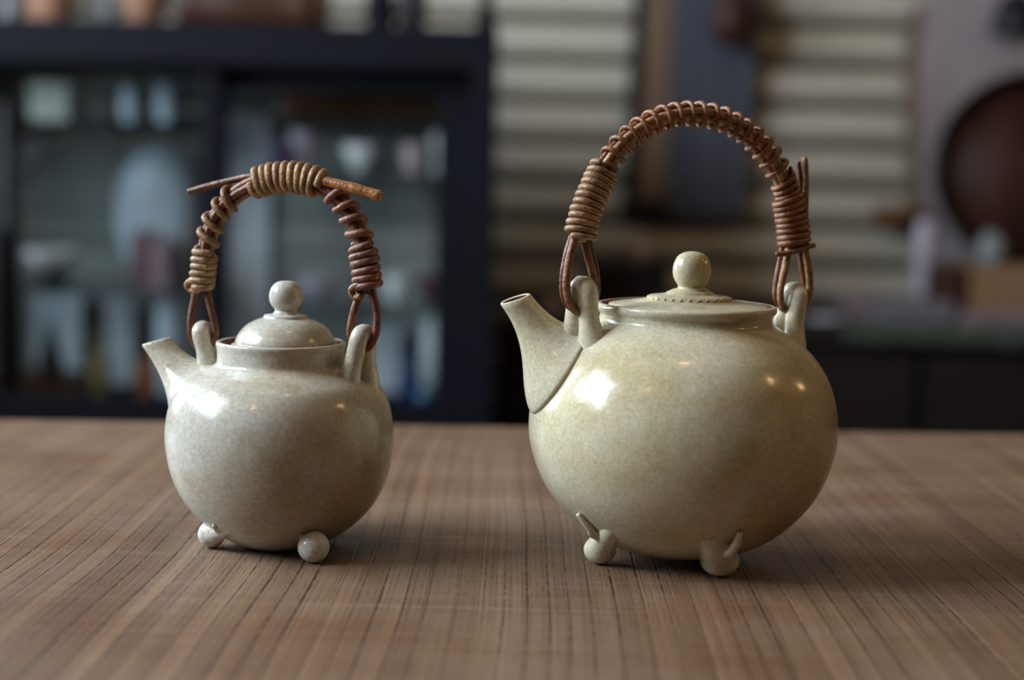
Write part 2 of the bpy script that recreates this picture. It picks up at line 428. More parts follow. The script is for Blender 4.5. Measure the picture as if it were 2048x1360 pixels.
M['paper'] = mat_plain('pale_paper', (198, 207, 212), 0.85, 0.05, 8)
M['creampaper'] = mat_plain('cream_paper', (210, 216, 205), 0.85, 0.05, 8)
M['winframe'] = mat_plain('white_window_paint', (200, 200, 196), 0.5, 0.05, 6)
bk = NT('warm_bulb'); bk.set(Base_Color=(1, 0.8, 0.5, 1), Emission_Color=(1, 0.62, 0.28, 1), Emission_Strength=55.0); M['bulb'] = bk.m

# ------------------------------------------------------------------ the room
def struct(name, me, mat, parent=None):
    o = obj(name, me, mat, parent)
    if parent is None: o['kind'] = 'structure'
    return o
RX0, RX1, RY0, RY1, RH = -1.35, 2.7, -2.6, 2.95, 2.6
struct('floor', box('floor', (RX0, RY0, -0.08), (RX1, RY1, 0)), M['floor'])
struct('ceiling', box('ceiling', (RX0, RY0, RH), (RX1, RY1, RH + 0.08)), M['ceil'])
struct('wall_right', box('wall_right', (RX1, RY0, 0), (RX1 + 0.08, RY1, RH)), M['plaster'])
struct('wall_front', box('wall_front', (RX0, RY0 - 0.08, 0), (RX1, RY0, RH)), M['plaster'])
bm = bmesh.new()
for lo_, hi in (((RX0 - .08, RY0, 0), (RX0, WIN_Y0, RH)), ((RX0 - .08, WIN_Y1, 0), (RX0, W2_Y0, RH)), ((RX0 - .08, W2_Y1, 0), (RX0, RY1, RH)),
               ((RX0 - .08, WIN_Y0, 0), (RX0, WIN_Y1, WIN_Z0)), ((RX0 - .08, WIN_Y0, WIN_Z1), (RX0, WIN_Y1, RH)),
               ((RX0 - .08, W2_Y0, 0), (RX0, W2_Y1, W2_Z0)), ((RX0 - .08, W2_Y0, W2_Z1), (RX0, W2_Y1, RH))):
    b = box_data(lo_, hi); tmp = bpy.data.meshes.new('t'); b.to_mesh(tmp); b.free(); bm.from_mesh(tmp); bpy.data.meshes.remove(tmp)
me = bpy.data.meshes.new('wall_left'); bm.to_mesh(me); bm.free()
struct('wall_left', me, M['plaster'])
for nm_, y0_, y1_, z0_, z1_ in (('window_1', WIN_Y0, WIN_Y1, WIN_Z0, WIN_Z1), ('window_2', W2_Y0, W2_Y1, W2_Z0, W2_Z1)):
    wn = empty(nm_, (RX0, (y0_ + y1_) / 2, z0_)); wn['kind'] = 'structure'
    hw, hh = (y1_ - y0_) / 2, z1_ - z0_
    for nm, lo_, hi in (('window_frame', (-.06, -hw, 0), (0.01, -hw + .05, hh)), ('window_frame', (-.06, hw - .05, 0), (0.01, hw, hh)),
                       ('window_frame', (-.06, -hw + .05, 0), (0.01, hw - .05, .05)), ('window_frame', (-.06, -hw + .05, hh - .05), (0.01, hw - .05, hh)),
                       ('glazing_bar', (-.05, -.03, .05), (0, .03, hh - .05)), ('glazing_bar', (-.05, -hw + .05, hh * .58), (0, hw - .05, hh * .58 + .03))):
        obj(nm, box(nm, lo_, hi, .004), M['winframe'], wn)
# rear wall clad with cream shutter slats
wb = struct('wall_back', box('wall_back', (RX0, RY1, 0), (RX1, RY1 + 0.08, RH)), M['olive'])
PIT = 0.0765
prof = [(0.0, .013), (-.012, .014), (-.022, .024), (-.025, .042), (-.022, .060), (-.012, .0725), (0.0, .0745)]
V = []; F = []
for i, (y, z) in enumerate(prof): V += [(RX0, y, z), (RX1, y, z)]
for i in range(len(prof) - 1): F.append((2 * i, 2 * i + 1, 2 * i + 3, 2 * i + 2))
F.append(tuple(range(0, 2 * len(prof), 2))); F.append(tuple(range(2 * len(prof) - 1, 0, -2)))
slat = mesh_from('slat', V, F); slat.materials.append(M['shutter'])
zoff = at(1700, 141, RY1 - .01).z % PIT
for i in range(33):
    z = zoff + PIT * (i - 0) - PIT + .002
    if z < 0 or z + PIT > RH: continue
    obj('slat', slat, None, wb, (0, RY1, z))

# ------------------------------------------------------------------ the table
t = empty('table', (0.05, 0.46, 0)); tag(t, 'brown wooden table with open grain under the two teapots', 'table')
ZB = ZT - 0.045
e0, e1 = on_z(0, 838, ZT), on_z(2048, 868, ZT)
sl = (e1.y - e0.y) / (e1.x - e0.x)
def edge(x): return e0.y + sl * (x - e0.x)
TX0, TX1, TYF = -0.95, 1.05, 0.12
bm = bmesh.new()
vs = [bm.verts.new((x - .05, y - .46, z)) for z in (ZB, ZT) for x, y in ((TX0, TYF), (TX1, TYF), (TX1, edge(TX1)), (TX0, edge(TX0)))]
for f in ((3, 2, 1, 0), (4, 5, 6, 7), (0, 1, 5, 4), (1, 2, 6, 5), (2, 3, 7, 6), (3, 0, 4, 7)): bm.faces.new([vs[i] for i in f])
bmesh.ops.bevel(bm, geom=bm.edges[:], offset=.002, segments=2, affect='EDGES')
me = bpy.data.meshes.new('tabletop'); bm.to_mesh(me); bm.free()
obj('tabletop', me, M['table'], t)
for sx in (-.9, .8):
    for sy in (-.28, .38): obj('leg', box('leg', (sx, sy, 0), (sx + .07, sy + .07, ZB), .004), M['brown'], t)
for sy in (-.27, .40): obj('apron', box('apron', (-.83, sy, ZB - .09), (.8, sy + .03, ZB), .003), M['brown'], t)

# ------------------------------------------------------------------ teapots
def bez(a, b, c, d, t_):
    u = 1 - t_; return a * u ** 3 + b * (3 * u * u * t_) + c * (3 * u * t_ * t_) + d * t_ ** 3

def surf(pot, px, py, lift=0.0):
    """where the sight line of a pixel meets (or grazes) the pot body"""
    d = ray(px, py).normalized(); o = CAM - pot.base; best = (9, None)
    for i in range(900):
        p = o + d * (pot.Y - .09 + i * .0002)
        g = math.hypot(p.x, p.y) - pot.rad(p.z)
        if g < best[0]: best = (g, p)
        if g <= 0: break
    p = best[1]; return p + Vector((p.x, p.y, -.01)).normalized() * lift
class Pot:
    def __init__(s, name, label, ax, Y, phi, glaze, crackle):
        """ax: pixel column of the axis, Y: its distance; phi: turn of the handle plane"""
        s.base = at(ax, 850, Y); s.base.z = ZT
        s.root = empty(name, s.base); tag(s.root, label, 'teapot', 'footed teapots with cane handles')
        s.k = Y / FPX; s.ax = ax; s.Y = Y; s.phi = math.radians(phi); s.m = glaze; s.m2 = crackle
        s.dir = Vector((math.cos(s.phi), math.sin(s.phi), 0)); s.nrm = Vector((math.sin(s.phi), -math.cos(s.phi), 0))   # nrm points to the camera
    def z(s, py): return at(s.ax, py, s.Y).z - ZT
    def prof(s, pts, n=8, sharp=False):
        P = [(r * s.k, s.z(py)) for r, py in pts]
        return P if sharp else [(v.x, v.y) for v in catmull([(a, b, 0) for a, b in P], n)]
    def hp(s, px, py, off=0.0):
        """pixel on the handle plane (shifted towards the viewer by off), in the pot's own frame"""
        return on_plane(px, py, s.base + s.nrm * off, s.nrm) - s.base
    def part(s, name, me, mat=None, parent=None, label=None):
        o = obj(name, me, mat or s.m, parent or s.root)
        if label: o['label'] = label
        return o
    def body(s, outer, rim, inner, wob=0.0006, seed=0):
        po = s.prof(outer); s.outer = po
        full = [(0, po[0][1])] + [p for p in po if p[0] > 1e-6] + s.prof(rim, sharp=True) + s.prof(inner, sharp=True)
        full.append((0, full[-1][1]))
        return s.part('body', lathe('body', full, 112, wob, seed))
    def rad(s, z):
        best = 0
        for (r0, z0), (r1, z1) in zip(s.outer, s.outer[1:]):
            if min(z0, z1) <= z <= max(z0, z1) and abs(z1 - z0) > 1e-9:
                return r0 + (r1 - r0) * (z - z0) / (z1 - z0)
        return best
    def ztop(s, r):
        zb = None
        for (r0, z0), (r1, z1) in zip(s.outer, s.outer[1:]):
            if r1 <= r0 and r1 <= r <= r0:
                zb = z0 + (z1 - z0) * (r - r0) / (r1 - r0 - 1e-12)
        return zb if zb is not None else s.outer[-1][1]
    def spout(s, lipA, lipB, ftop, fbot, ang, depth_r, az, seam, k1, k2, taper=0.0, lift=.2, tdir=(.62, .78)):
        """lipA / lipB: outer and inner lip pixels, ftop / fbot: pixel rows of the footprint on the body"""
        az = math.radians(az); D = Vector((math.cos(az), math.sin(az), 0)); Wd = Vector((-D.y, D.x, 0))
        n = Vector((D.y, -D.x, 0))
        if n.y > 0: n = -n
        A = on_plane(lipA[0], lipA[1], s.base, n) - s.base; B = on_plane(lipB[0], lipB[1], s.base, n) - s.base
        cen = (A + B) / 2; din = (B - A) / 2
        zt, zb = s.z(ftop), s.z(fbot); zc, hz = (zt + zb) / 2, (zt - zb) / 2
        fc = D * s.rad(zc) + Vector((0, 0, zc))
        axis = (cen - fc).normalized()
        axis = (D * tdir[0] + Vector((0, 0, tdir[1]))).normalized()
        NS, NR = 56, 24; verts = []; faces = []
        def foot(th, grow=0.0):
            zz = zc + (hz + grow) * math.cos(th); al = (math.radians(ang) + grow / 0.05) * math.sin(th) * (1 + taper * (math.cos(th) - .25))
            r = s.rad(zz)
            d = D * math.cos(al) + Wd * math.sin(al)
            e = 1e-4; slope = (s.rad(zz + e) - s.rad(zz - e)) / (2 * e)
            nn = (d - Vector((0, 0, slope))).normalized()
            return d * r + Vector((0, 0, zz)), nn
        rings = []
        wall = 0.82
        for q in range(6):                                   # inside of the spout, from deep to the lip
            u = q / 5; ring = []
            for k in range(NS):
                th = 2 * math.pi * k / NS
                p = cen + din * (wall * math.cos(th)) + Wd * (depth_r * wall * math.sin(th)) - axis * (0.014 * (1 - u))
                ring.append(p)
            rings.append(ring)
        rings.append([cen + din * (0.92 * math.cos(2 * math.pi * k / NS)) + Wd * (depth_r * .92 * math.sin(2 * math.pi * k / NS)) + axis * .0005 for k in range(NS)])
        for q in range(NR + 1):
            u = q / NR; ring = []
            for k in range(NS):
                th = 2 * math.pi * k / NS
                P0 = cen + din * math.cos(th) + Wd * (depth_r * math.sin(th))
                P3, nn = foot(th); P3 = P3 + nn * seam
                tang = (fc - P3); tang = (tang - nn * tang.dot(nn))
                tl = tang.length; tang = tang / max(tl, 1e-9)
                ln = (P0 - P3).length
                P1 = P0 - axis * (k1 * ln)
                P2 = P3 + tang * (k2 * ln) + nn * (k2 * ln * lift)
                ring.append(bez(P0, P1, P2, P3, u))
            rings.append(ring)
        if seam > 0:
            ring = []; ring2 = []
            for k in range(NS):
                th = 2 * math.pi * k / NS
                P3, nn = foot(th, .0006); ring.append(P3 + nn * seam * .45); ring2.append(P3 - nn * .0012)
            rings += [ring, ring2]
        for ring in rings: verts += ring
        for i in range(len(rings) - 1):
            for k in range(NS): faces.append((i * NS + k, i * NS + (k + 1) % NS, (i + 1) * NS + (k + 1) % NS, (i + 1) * NS + k))
        faces.append(tuple(range(NS)))
        me = mesh_from('spout', verts, faces); me.materials.append(s.m2); me.materials.append(M['clay'])
        for i, p_ in enumerate(me.polygons):
            if i < 5 * NS or i == len(faces) - 1: p_.material_index = 1
        return s.part('spout', me, s.m2)
    def lug(s, top, rad_px, fo, bo, zf=0.0):
        """arch through which the cane is tied: pixel of its top, ground offsets of its front and back foot"""
        r = rad_px * s.k
        P = s.hp(top[0], top[1] + rad_px)
        hd = Vector((P.x, P.y, 0)).normalized()
        f = Vector((P.x + fo[0], P.y + fo[1], 0)); b = Vector((P.x + bo[0], P.y + bo[1], 0))
        f.z = s.ztop(math.hypot(f.x, f.y)); b.z = s.ztop(math.hypot(b.x, b.y))
        f.z += zf
        nl = Vector((f.x - b.x, f.y - b.y, 0)); hs = nl.length / 2; nl.normalize()
        dn = Vector((0, 0, -.005 - zf)) - hd * .002
        Pf, Pb = P + nl * (hs * .42), P - nl * (hs * .42)
        Pf.z = Pb.z = P.z - r * .38
        pts = [f + dn, f, f.lerp(P, .45) + nl * (hs * .08), Pf, P, Pb, b.lerp(P, .45) - nl * (hs * .12), b, b + dn]
        path = resample(catmull(pts, 8), 50)
        def rf(t_):
            e = min(t_, 1 - t_)
            return r * (1 + .95 * max(0, 1 - e / .26) ** 2)
        return s.part('lug', tube('lug', path, rf, 20, roundend=False), s.m2)
    def strand(s, pts, rpx, parent, mat, name='cane_strand', off=0.0, knots=.12, taper=None, label=None, seed=0, n=60, seg=10):
        P = [s.hp(p[0], p[1], (p[2] if len(p) > 2 else 0.0) * s.k + off) for p in pts]
        path = resample(catmull(P, 8), n)
        r = rpx * s.k
        rf = (lambda t_: r * (taper[0] + (taper[1] - taper[0]) * t_)) if taper else r
        return s.part(name, tube(name, path, rf, seg, knots, seed), mat, parent, label)
    def core(s, pts): return resample(catmull([s.hp(*p) for p in pts], 10), 400)
    def frame(s, path, i):
        a, b = path[max(0, i - 2)], path[min(len(path) - 1, i + 2)]
        T = (b - a).normalized(); B = s.nrm; N = B.cross(T).normalized(); return T, N, B
    def bundle(s, path, u0, u1, offs, rpx, parent, mats, name='cane_strand'):
        n = 90; r = rpx * s.k; out = []
        for j, (a, b) in enumerate(offs):
            P = []
            for i in range(n):
                u = u0 + (u1 - u0) * i / (n - 1); q = int(u * (len(path) - 1))
                T, N, B = s.frame(path, q)
                wv = 1.2 * math.sin(u * 17 + j * 2.1)
                P.append(path[q] + N * ((a + wv) * s.k) + B * ((b + .6 * math.cos(u * 13 + j)) * s.k))
            out.append(s.part(name, tube(name, P, r * (1 + .1 * math.sin(j * 3)), 9, .10, j), mats[j % len(mats)], parent))
        return out
    def winding(s, path, u0, u1, turns, ru, rv, rpx, parent, mat, name='binding', ph=0.0, jit=1.0, shift=0.0, seed=0, grow=0.0, label=None, sq=0.0):
        n = max(40, int(abs(turns) * 26)); P = []
        for i in range(n):
            t_ = i / (n - 1); th = ph + 2 * math.pi * turns * t_
            u = u0 + (u1 - u0) * (t_ + sq * (math.cos(th) - math.cos(ph)) / (2 * math.pi * turns))
            q = min(len(path) - 1, max(0, int(u * (len(path) - 1))))
            fr = u * (len(path) - 1) - q
            T, N, B = s.frame(path, q)
            c = path[q] + T * (fr * (path[1] - path[0]).length)
            jx = jit * mnoise.noise(Vector((t_ * turns * .9, seed * 3.3, 0)))
            jy = jit * mnoise.noise(Vector((t_ * turns * .9, seed * 3.3, 9)))
            R = (1 + grow * t_)
            # squarish loops: the cane bends round the bundle
            cN, sN = math.cos(th), math.sin(th)
            e = 0.82
            cN = math.copysign(abs(cN) ** e, cN); sN = math.copysign(abs(sN) ** e, sN)
            P.append(c + N * ((ru * R + jx) * cN * s.k + shift * s.k) + B * ((rv * R + jx * .6) * sN * s.k) + T * (jy * 1.4 * s.k))
        return s.part(name, tube(name, P, rpx * s.k, 9, .16, seed), mat, parent, label)

# ---- the small grey-white teapot
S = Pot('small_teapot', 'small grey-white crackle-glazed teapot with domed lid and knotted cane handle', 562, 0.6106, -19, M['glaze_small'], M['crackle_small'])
S.body([(0, 1094), (50, 1091), (100, 1076), (150, 1044), (190, 1002), (216, 950), (228, 890), (227, 840), (216, 798), (196, 766), (172, 748.5), (150, 738.5), (136, 732), (128.5, 726.5), (126, 718), (126, 700)],
       [(128, 692), (129, 687), (127.5, 683.5), (124, 682), (119, 683)], [(116, 688), (115, 700), (104, 704)], .0007, 1)
S.spout((287, 691), (340, 676), 726, 850, 27, .0056, 166, -.0004, .40, .32, 0.0, .20)
lid = [(0, 700), (108, 700), (110, 694), (108, 689), (101, 686)]
dome = [(101, 686), (99, 678), (92, 665), (80, 652), (66, 643), (52, 637.5), (44, 635)]
top_ = [(44, 632), (42, 629.5), (30, 628), (24, 626), (22, 621)]
P_ = [(r * S.k, S.z(y)) for r, y in lid] + S.prof(dome, 5) + [(r * S.k, S.z(y)) for r, y in top_] + [(0, S.z(621))]
l = S.part('lid', lathe('lid', P_, 80, .0002, 3)); l.location = (.0016, 0, 0)
kn = [(0, 628), (23, 626), (21, 622), (23, 617), (30, 608), (33.5, 596), (32, 583), (27, 572), (18, 564), (9, 561.5), (0, 561)]
k_ = S.part('knob', lathe('knob', S.prof(kn, 4), 48, .0002, 4), None, l)
S.part('bare_rim', lathe('bare_rim', [(r_ * S.k, S.z(y_)) for r_, y_ in ((113, 703), (114.8, 703), (115.6, 688.5), (118, 684.3), (117.6, 684.0), (114.6, 688.5), (113, 703))], 80, .0007, 1), M['clay'], label='unglazed red-brown inner rim')
S.lug((406, 640), 18.5, (.0022, -.0020), (.0045, .0070), .001)
S.lug((727, 648), 18.5, (-.0055, -.0006), (.0010, .0075), .0)

def foot_small(pt, rpx, at_, name='foot'):
    g = on_z(pt[0], pt[1], ZT) - S.base; r = rpx * S.k * 1.05
    out = Vector((g.x, g.y, 0)).normalized()
    c = Vector((g.x, g.y, r * .98))
    a = surf(S, at_[0], at_[1], -.0035)
    ball = lathe_data([(r * math.sin(math.pi * i / 14) * (1.0), -r * math.cos(math.pi * i / 14) * .98) for i in range(15)], 28, 0, 0, c)
    neck = tube_data([c, c.lerp(a, .35), c.lerp(a, .7), a, a - out * .003 + Vector((0, 0, .003))], lambda t_: r * (.9 - .32 * math.sin(math.pi / 2 * min(1, t_ * 1.6))), 16)
    e0_ = surf(S, at_[0] - 24, at_[1] - 10, .0004)
    ear = tube_data([c.lerp(a, .5), c.lerp(a, .5).lerp(e0_, .6), e0_], lambda t_: r * (.42 - .26 * t_), 12)
    me = remeshed(merge('foot', ball, neck, ear), .00055, 5)
    return S.part(name, me, M['crackle_small'])
foot_small((424, 1095), 27, (452, 1060)); foot_small((627, 1125), 30, (624, 1080))
g3 = -(on_z(424, 1095, ZT) + on_z(627, 1125, ZT) - S.base * 2) ; g3.z = 0
def foot_at(pot, g, r):
    out = g.normalized(); c = Vector((g.x, g.y, r * .98)); a = c - out * .008 + Vector((0, 0, .008))
    ball = lathe_data([(r * math.sin(math.pi * i / 14), -r * math.cos(math.pi * i / 14) * .98) for i in range(15)], 28, 0, 0, c)
    neck = tube_data([c, c.lerp(a, .5), a], lambda t_: r * (.85 - .2 * t_), 16)
    pot.part('foot', remeshed(merge('foot', ball, neck), .0006, 6))
foot_at(S, g3.normalized() * .026, 29 * S.k)

hd = S.part('handle', tube('handle', [S.hp(p[0], p[1], 0) for p in ((412, 582), (411, 540), (418, 490))], 5 * S.k, 8), M['cane_red'])
pc = [(403, 578), (406, 540), (412, 500), (424, 455), (443, 418), (470, 391), (503, 372), (540, 361), (575, 357), (610, 361), (645, 374), (676, 396), (700, 428), (716, 462), (726, 500), (732, 540), (736, 584)]
core = S.core(pc)
def U(px, py, path=core, pot=None):
    p = (pot or S).hp(px, py); return min(range(len(path)), key=lambda i: (path[i] - p).length) / (len(path) - 1)
S.bundle(core, 0.0, 1.0, [(-10, -2), (0, -7), (0, 7), (10, 0)], 8.0, hd, [M['cane_tan'], M['cane_pink'], M['cane_red'], M['cane_brown']])
# loops through the lugs
S.strand([(397, 566), (389, 600), (383, 640), (384, 672), (394, 692), (408, 697), (422, 690), (431, 668), (428, 640), (419, 605), (411, 566)], 8.3, hd, M['cane_red'], 'cane_loop', n=70)
S.strand([(728, 572), (716, 600), (704, 640), (701, 672), (709, 692), (725, 698), (741, 690), (752, 664), (754, 632), (748, 600), (741, 572)], 8.3, hd, M['cane_red'], 'cane_loop', n=70)
# bindings
S.winding(core, U(403, 574), U(412, 503), 5.2, 20, 17, 7.8, hd, M['cane_tan'], 'binding', 1.2, 1.6, seed=1)
S.winding(core, U(412, 500), U(474, 392), -4.3, 19, 17, 7.4, hd, M['cane_tan'], 'binding', 0.4, 3.5, seed=2)
S.winding(core, U(510, 372), U(640, 374), 10.0, 25, 17, 8.0, hd, M['cane_tan'], 'binding', 1.6, 1.4, shift=3.0, seed=3, sq=.4)
S.winding(core, U(650, 380), U(722, 486), -4.6, 20, 17, 7.8, hd, M['cane_pink'], 'binding', 0.9, 3.0, seed=4)
S.winding(core, U(724, 490), U(735, 578), 5.6, 22, 18, 8.2, hd, M['cane_pink'], 'binding', 0.2, 1.6, seed=5)
S.strand([(398, 568, 14), (382, 562, 12), (374, 570, 6), (382, 580, 2), (396, 580, 10)], 6.5, hd, M['cane_tan'], 'knot')
S.strand([(726, 570, 18), (710, 572, 18), (702, 582, 14), (709, 594, 10), (720, 592, 14)], 6.5, hd, M['cane_tan'], 'knot')
S.strand([(379, 383, -8), (410, 374, -8), (445, 365, -8), (480, 357, -7), (515, 351, -4), (560, 346, -2)], 8.0, hd, M['cane_red'], 'cane_end', taper=(.80, 1.1), label='reddish cane end sticking out', n=50)
S.strand([(590, 346, 3), (625, 355, 6), (660, 365, 10), (700, 375, 10), (735, 385, 8), (757, 392, 6)], 10.0, hd, M['cane_gold'], 'cane_end', taper=(.9, 1.18), label='golden cane end sticking out', n=50, seg=14)

# ---- the large cream teapot
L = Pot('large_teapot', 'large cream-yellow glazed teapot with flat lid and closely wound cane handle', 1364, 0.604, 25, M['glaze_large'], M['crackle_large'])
L.body([(0, 1101), (70, 1099), (130, 1088), (190, 1060), (240, 1018), (278, 968), (301, 910), (308.5, 856), (303, 800), (286, 750), (258, 708), (225, 678), (198, 660), (181, 648), (173, 640), (171, 630)],
       [(174, 625), (179, 620), (180, 613), (177, 608.5), (170, 607.5)], [(166, 611), (165, 622), (150, 624)], .0008, 2)
L.spout((1001, 609), (1061, 588), 660, 822, 21, .0062, 190, .0013, .48, .25, 0.22, .60)
lp = [(0, 623), (160, 623), (162, 614), (161, 609), (150, 607), (120, 602.5), (84, 597), (83.5, 592), (80, 590), (58, 587.5), (48, 586), (46, 583), (40, 580.5), (33, 577), (0, 576.5)]
ll = L.part('lid', lathe('lid', [(r * L.k, L.z(y + 1)) for r, y in lp], 96, .0002, 5)); ll.location = (.0012, 0, 0)
# notched edge of the raised disc on the lid
beadm = lathe('bead', [(5.6 * L.k * math.sin(math.pi * i / 6), -3.6 * L.k * math.cos(math.pi * i / 6)) for i in range(7)], 10); beadm.materials.append(M['glaze_large'])
for i in range(30):
    a = 2 * math.pi * i / 30
    b_ = obj('bead', beadm, None, ll, (80.5 * L.k * math.cos(a), 80.5 * L.k * math.sin(a), L.z(595.5)), rot=(0, 0, a))
kn = [(0, 582), (33, 579), (28.5, 576), (27, 572.5), (29, 568.5), (33.5, 562), (37.3, 552), (38.5, 540), (36, 525), (29, 512), (18, 505), (8, 502.5), (0, 502)]
kk = L.part('knob', lathe('knob', L.prof(kn, 4), 48, .0002, 6), None, ll); kk.location = (.0006, 0, 0)
L.part('bare_rim', lathe('bare_rim', [(r_ * L.k, L.z(y_)) for r_, y_ in ((163, 622), (164.6, 622), (165.6, 612), (169, 608.4), (168.4, 608.0), (164.4, 612), (163, 622))], 96, .0008, 2), M['clay'], label='unglazed red-brown inner rim')
L.lug((1166, 552), 20, (.0038, .0008), (-.0040, .0080), .001)
L.lug((1589, 563), 20, (-.0002, -.0040), (-.0060, .0050), .002)

def foot_large(pt, wpx, nw, at_, tail):
    g = on_z(pt[0], pt[1], ZT) - L.base; r = wpx * L.k * 1.06
    gv = Vector((g.x, g.y, 0)); out = gv.normalized()
    c = gv + Vector((0, 0, r * .86))
    a = surf(L, at_[0], at_[1], -.0042)
    ball = lathe_data([(r * math.sin(math.pi * i / 14), -r * math.cos(math.pi * i / 14) * .86) for i in range(15)], 30, 0, 0, c)
    neck = tube_data([c, c.lerp(a, .3), c.lerp(a, .55), c.lerp(a, .8), a, a - out * .003 + Vector((0, 0, .004))], lambda t_: r * (.95 - (.95 - nw) * math.sin(math.pi / 2 * min(1, t_ * 1.8))), 18)
    T = [surf(L, p[0], p[1], p[2]) for p in tail]
    T = [c.lerp(a, .6)] + T
    tl = tube_data(resample(catmull(T, 6), 26), lambda t_: r * (.36 - .20 * t_), 12)
    return L.part('foot', remeshed(merge('foot', ball, neck, tl), .0005, 8), M['crackle_large'])
foot_large((1199, 1127), 31, .70, (1212, 1060), [(1194, 1066, .0016), (1186, 1056, .0014), (1171, 1041, .0010), (1158, 1026, .0006)])
foot_large((1438, 1152), 37, .86, (1432, 1084), [(1448, 1096, .0036), (1459, 1087, .0034), (1468, 1076, .0026), (1477, 1060, .0014)])
g3 = -(on_z(1199, 1127, ZT) + on_z(1438, 1152, ZT) - L.base * 2); g3.z = 0
foot_at(L, g3.normalized() * .028, 33 * L.k)

def q(x, y): return (1080 + x / 2.833, 180 + y / 2.833)
pl = [q(*p) for p in ((226, 850), (238, 780), (262, 690), (296, 600), (336, 510), (380, 425), (440, 342), (510, 268), (590, 208), (680, 166), (780, 142), (885, 138), (985, 154), (1080, 188), (1165, 238), (1240, 305), (1305, 385), (1355, 470), (1395, 560), (1422, 650), (1438, 740), (1446, 820), (1450, 905))]
coreL = L.core(pl)
def UL(x, y):
    p = L.hp(*q(x, y)); return min(range(len(coreL)), key=lambda i: (coreL[i] - p).length) / (len(coreL) - 1)
hl = L.part('handle', tube('handle', [coreL[i] for i in range(0, 400, 6)] + [coreL[399]], 6.0 * L.k, 8), M['cane_brown'])
L.bundle(coreL, 0.0, 1.0, [(-12.5, -3), (-4.5, -9), (4.5, -9.5), (12.5, -4), (-6, 7), (6, 7)], 7.0, hl, [M['cane_pale'], M['cane_pale'], M['cane_tan'], M['cane_brown']])
sL = lambda pts: [q(p[0], p[1]) + ((p[2],) if len(p) > 2 else ()) for p in pts]
# loops through the lugs (two canes each side)
L.strand(sL([(200, 830, 8), (168, 950, 8), (150, 1080, 7), (160, 1180, 5), (196, 1245, 0), (240, 1262, 0), (285, 1240, 0), (308, 1150, 4), (300, 1050, 4), (272, 940, 4), (250, 830, 4)]), 8.2, hl, M['cane_brown'], 'cane_loop', n=80)
L.strand(sL([(180, 830, -8), (146, 950, -8), (128, 1080, -8), (136, 1180, -8), (180, 1240, -8), (240, 1255, -8), (300, 1225, -8), (325, 1130, -8), (318, 1030, -8), (295, 930, -8), (270, 830, -8)]), 6.5, hl, M['cane_red'], 'cane_loop', n=80)
L.strand(sL([(1412, 880, 9), (1392, 990, 9), (1372, 1080, 8), (1362, 1160, 6), (1376, 1230, 2), (1430, 1262, 0), (1490, 1240, 0), (1524, 1160, 4), (1528, 1080, 6), (1518, 990, 6), (1500, 880, 6)]), 7.8, hl, M['cane_tan'], 'cane_loop', n=80)
L.strand(sL([(1375, 880, -8), (1356, 990, -8), (1338, 1090, -8), (1334, 1170, -8), (1370, 1240, -8), (1430, 1255, -8), (1478, 1235, -8), (1500, 1160, -8), (1496, 1080, -8), (1482, 990, -8), (1470, 880, -8)]), 6.3, hl, M['cane_red'], 'cane_loop', n=80)
# bindings
L.winding(coreL, UL(228, 830), UL(372, 440), 11.0, 27, 21, 6.7, hl, M['cane_tan'], 'binding', 0.6, 1.2, seed=11, grow=-.06, sq=.4)
L.winding(coreL, UL(376, 432), UL(1372, 505), 18.0, 22.0, 19, 4.9, hl, M['cane_brown'], 'binding', 1.0, 1.2, seed=12, grow=.1, sq=.85)
L.winding(coreL, UL(1376, 512), UL(1412, 600), 2.6, 24, 19, 5.8, hl, M['cane_brown'], 'binding', 0.3, .8, seed=13)
L.winding(coreL, UL(1414, 606), UL(1449, 886), 8.0, 30, 21, 6.9, hl, M['cane_brown'], 'binding', 0.6, 1.2, shift=-4.0, seed=14, sq=.4)
L.strand(sL([(1500, 388, 4), (1506, 470, 4), (1506, 560, 4), (1502, 660, 5), (1498, 780, 5), (1496, 890, 5)]), 7.6, hl, M['cane_tan'], 'cane_end', taper=(.85, 1.0), label='pale cane end standing up beside the arch')
L.strand(sL([(1465, 412, -4), (1474, 480, -4), (1482, 570, -4), (1480, 700, -4)]), 5.0, hl, M['cane_red'], 'cane_end')
L.strand(sL([(1418, 440, 6), (1430, 500, 6), (1440, 600, 6)]), 6.5, hl, M['cane_red'], 'cane_end', taper=(.7, 1))
L.strand(sL([(1342, 930, 10), (1400, 925, 18), (1470, 905, 18), (1550, 880, 10)]), 5.6, hl, M['cane_brown'], 'knot')

# ------------------------------------------------------------------ navy cabinet with sliding glass doors
CY0, CY1 = 2.20, 2.56
def X(px, Y, py=400): return at(px, py, Y).x
def Z(py, Y, px=500): return at(px, py, Y).z
cxl, cxr = -1.10, X(984, CY0)
ctop = Z(52, CY0, 450); cbot = Z(832, CY0, 450)
cb = empty('display_cabinet', ((cxl + cxr) / 2, (CY0 + CY1) / 2, 0)); tag(cb, 'navy painted display cabinet with sliding glass doors behind the small teapot', 'cabinet')
cc = Vector(((cxl + cxr) / 2, (CY0 + CY1) / 2, 0))
def cpart(name, lo_, hi, mat, parent=None, bev=.003):
    return obj(name, box(name, Vector(lo_) - cc, Vector(hi) - cc, bev), mat, parent or cb)
cpart('top_board', (cxl, CY0 + .012, ctop - .05), (cxr, CY1, ctop), M['navy'])
cpart('bottom_board', (cxl, CY0 + .012, cbot - .03), (cxr, CY1, cbot), M['navy'])
cpart('side_panel', (cxr - .03, CY0 - .005, 0.0), (cxr, CY1, ctop), M['navy'])
cpart('side_panel', (cxl, CY0 - .005, 0.0), (cxl + .03, CY1, ctop), M['navy'])
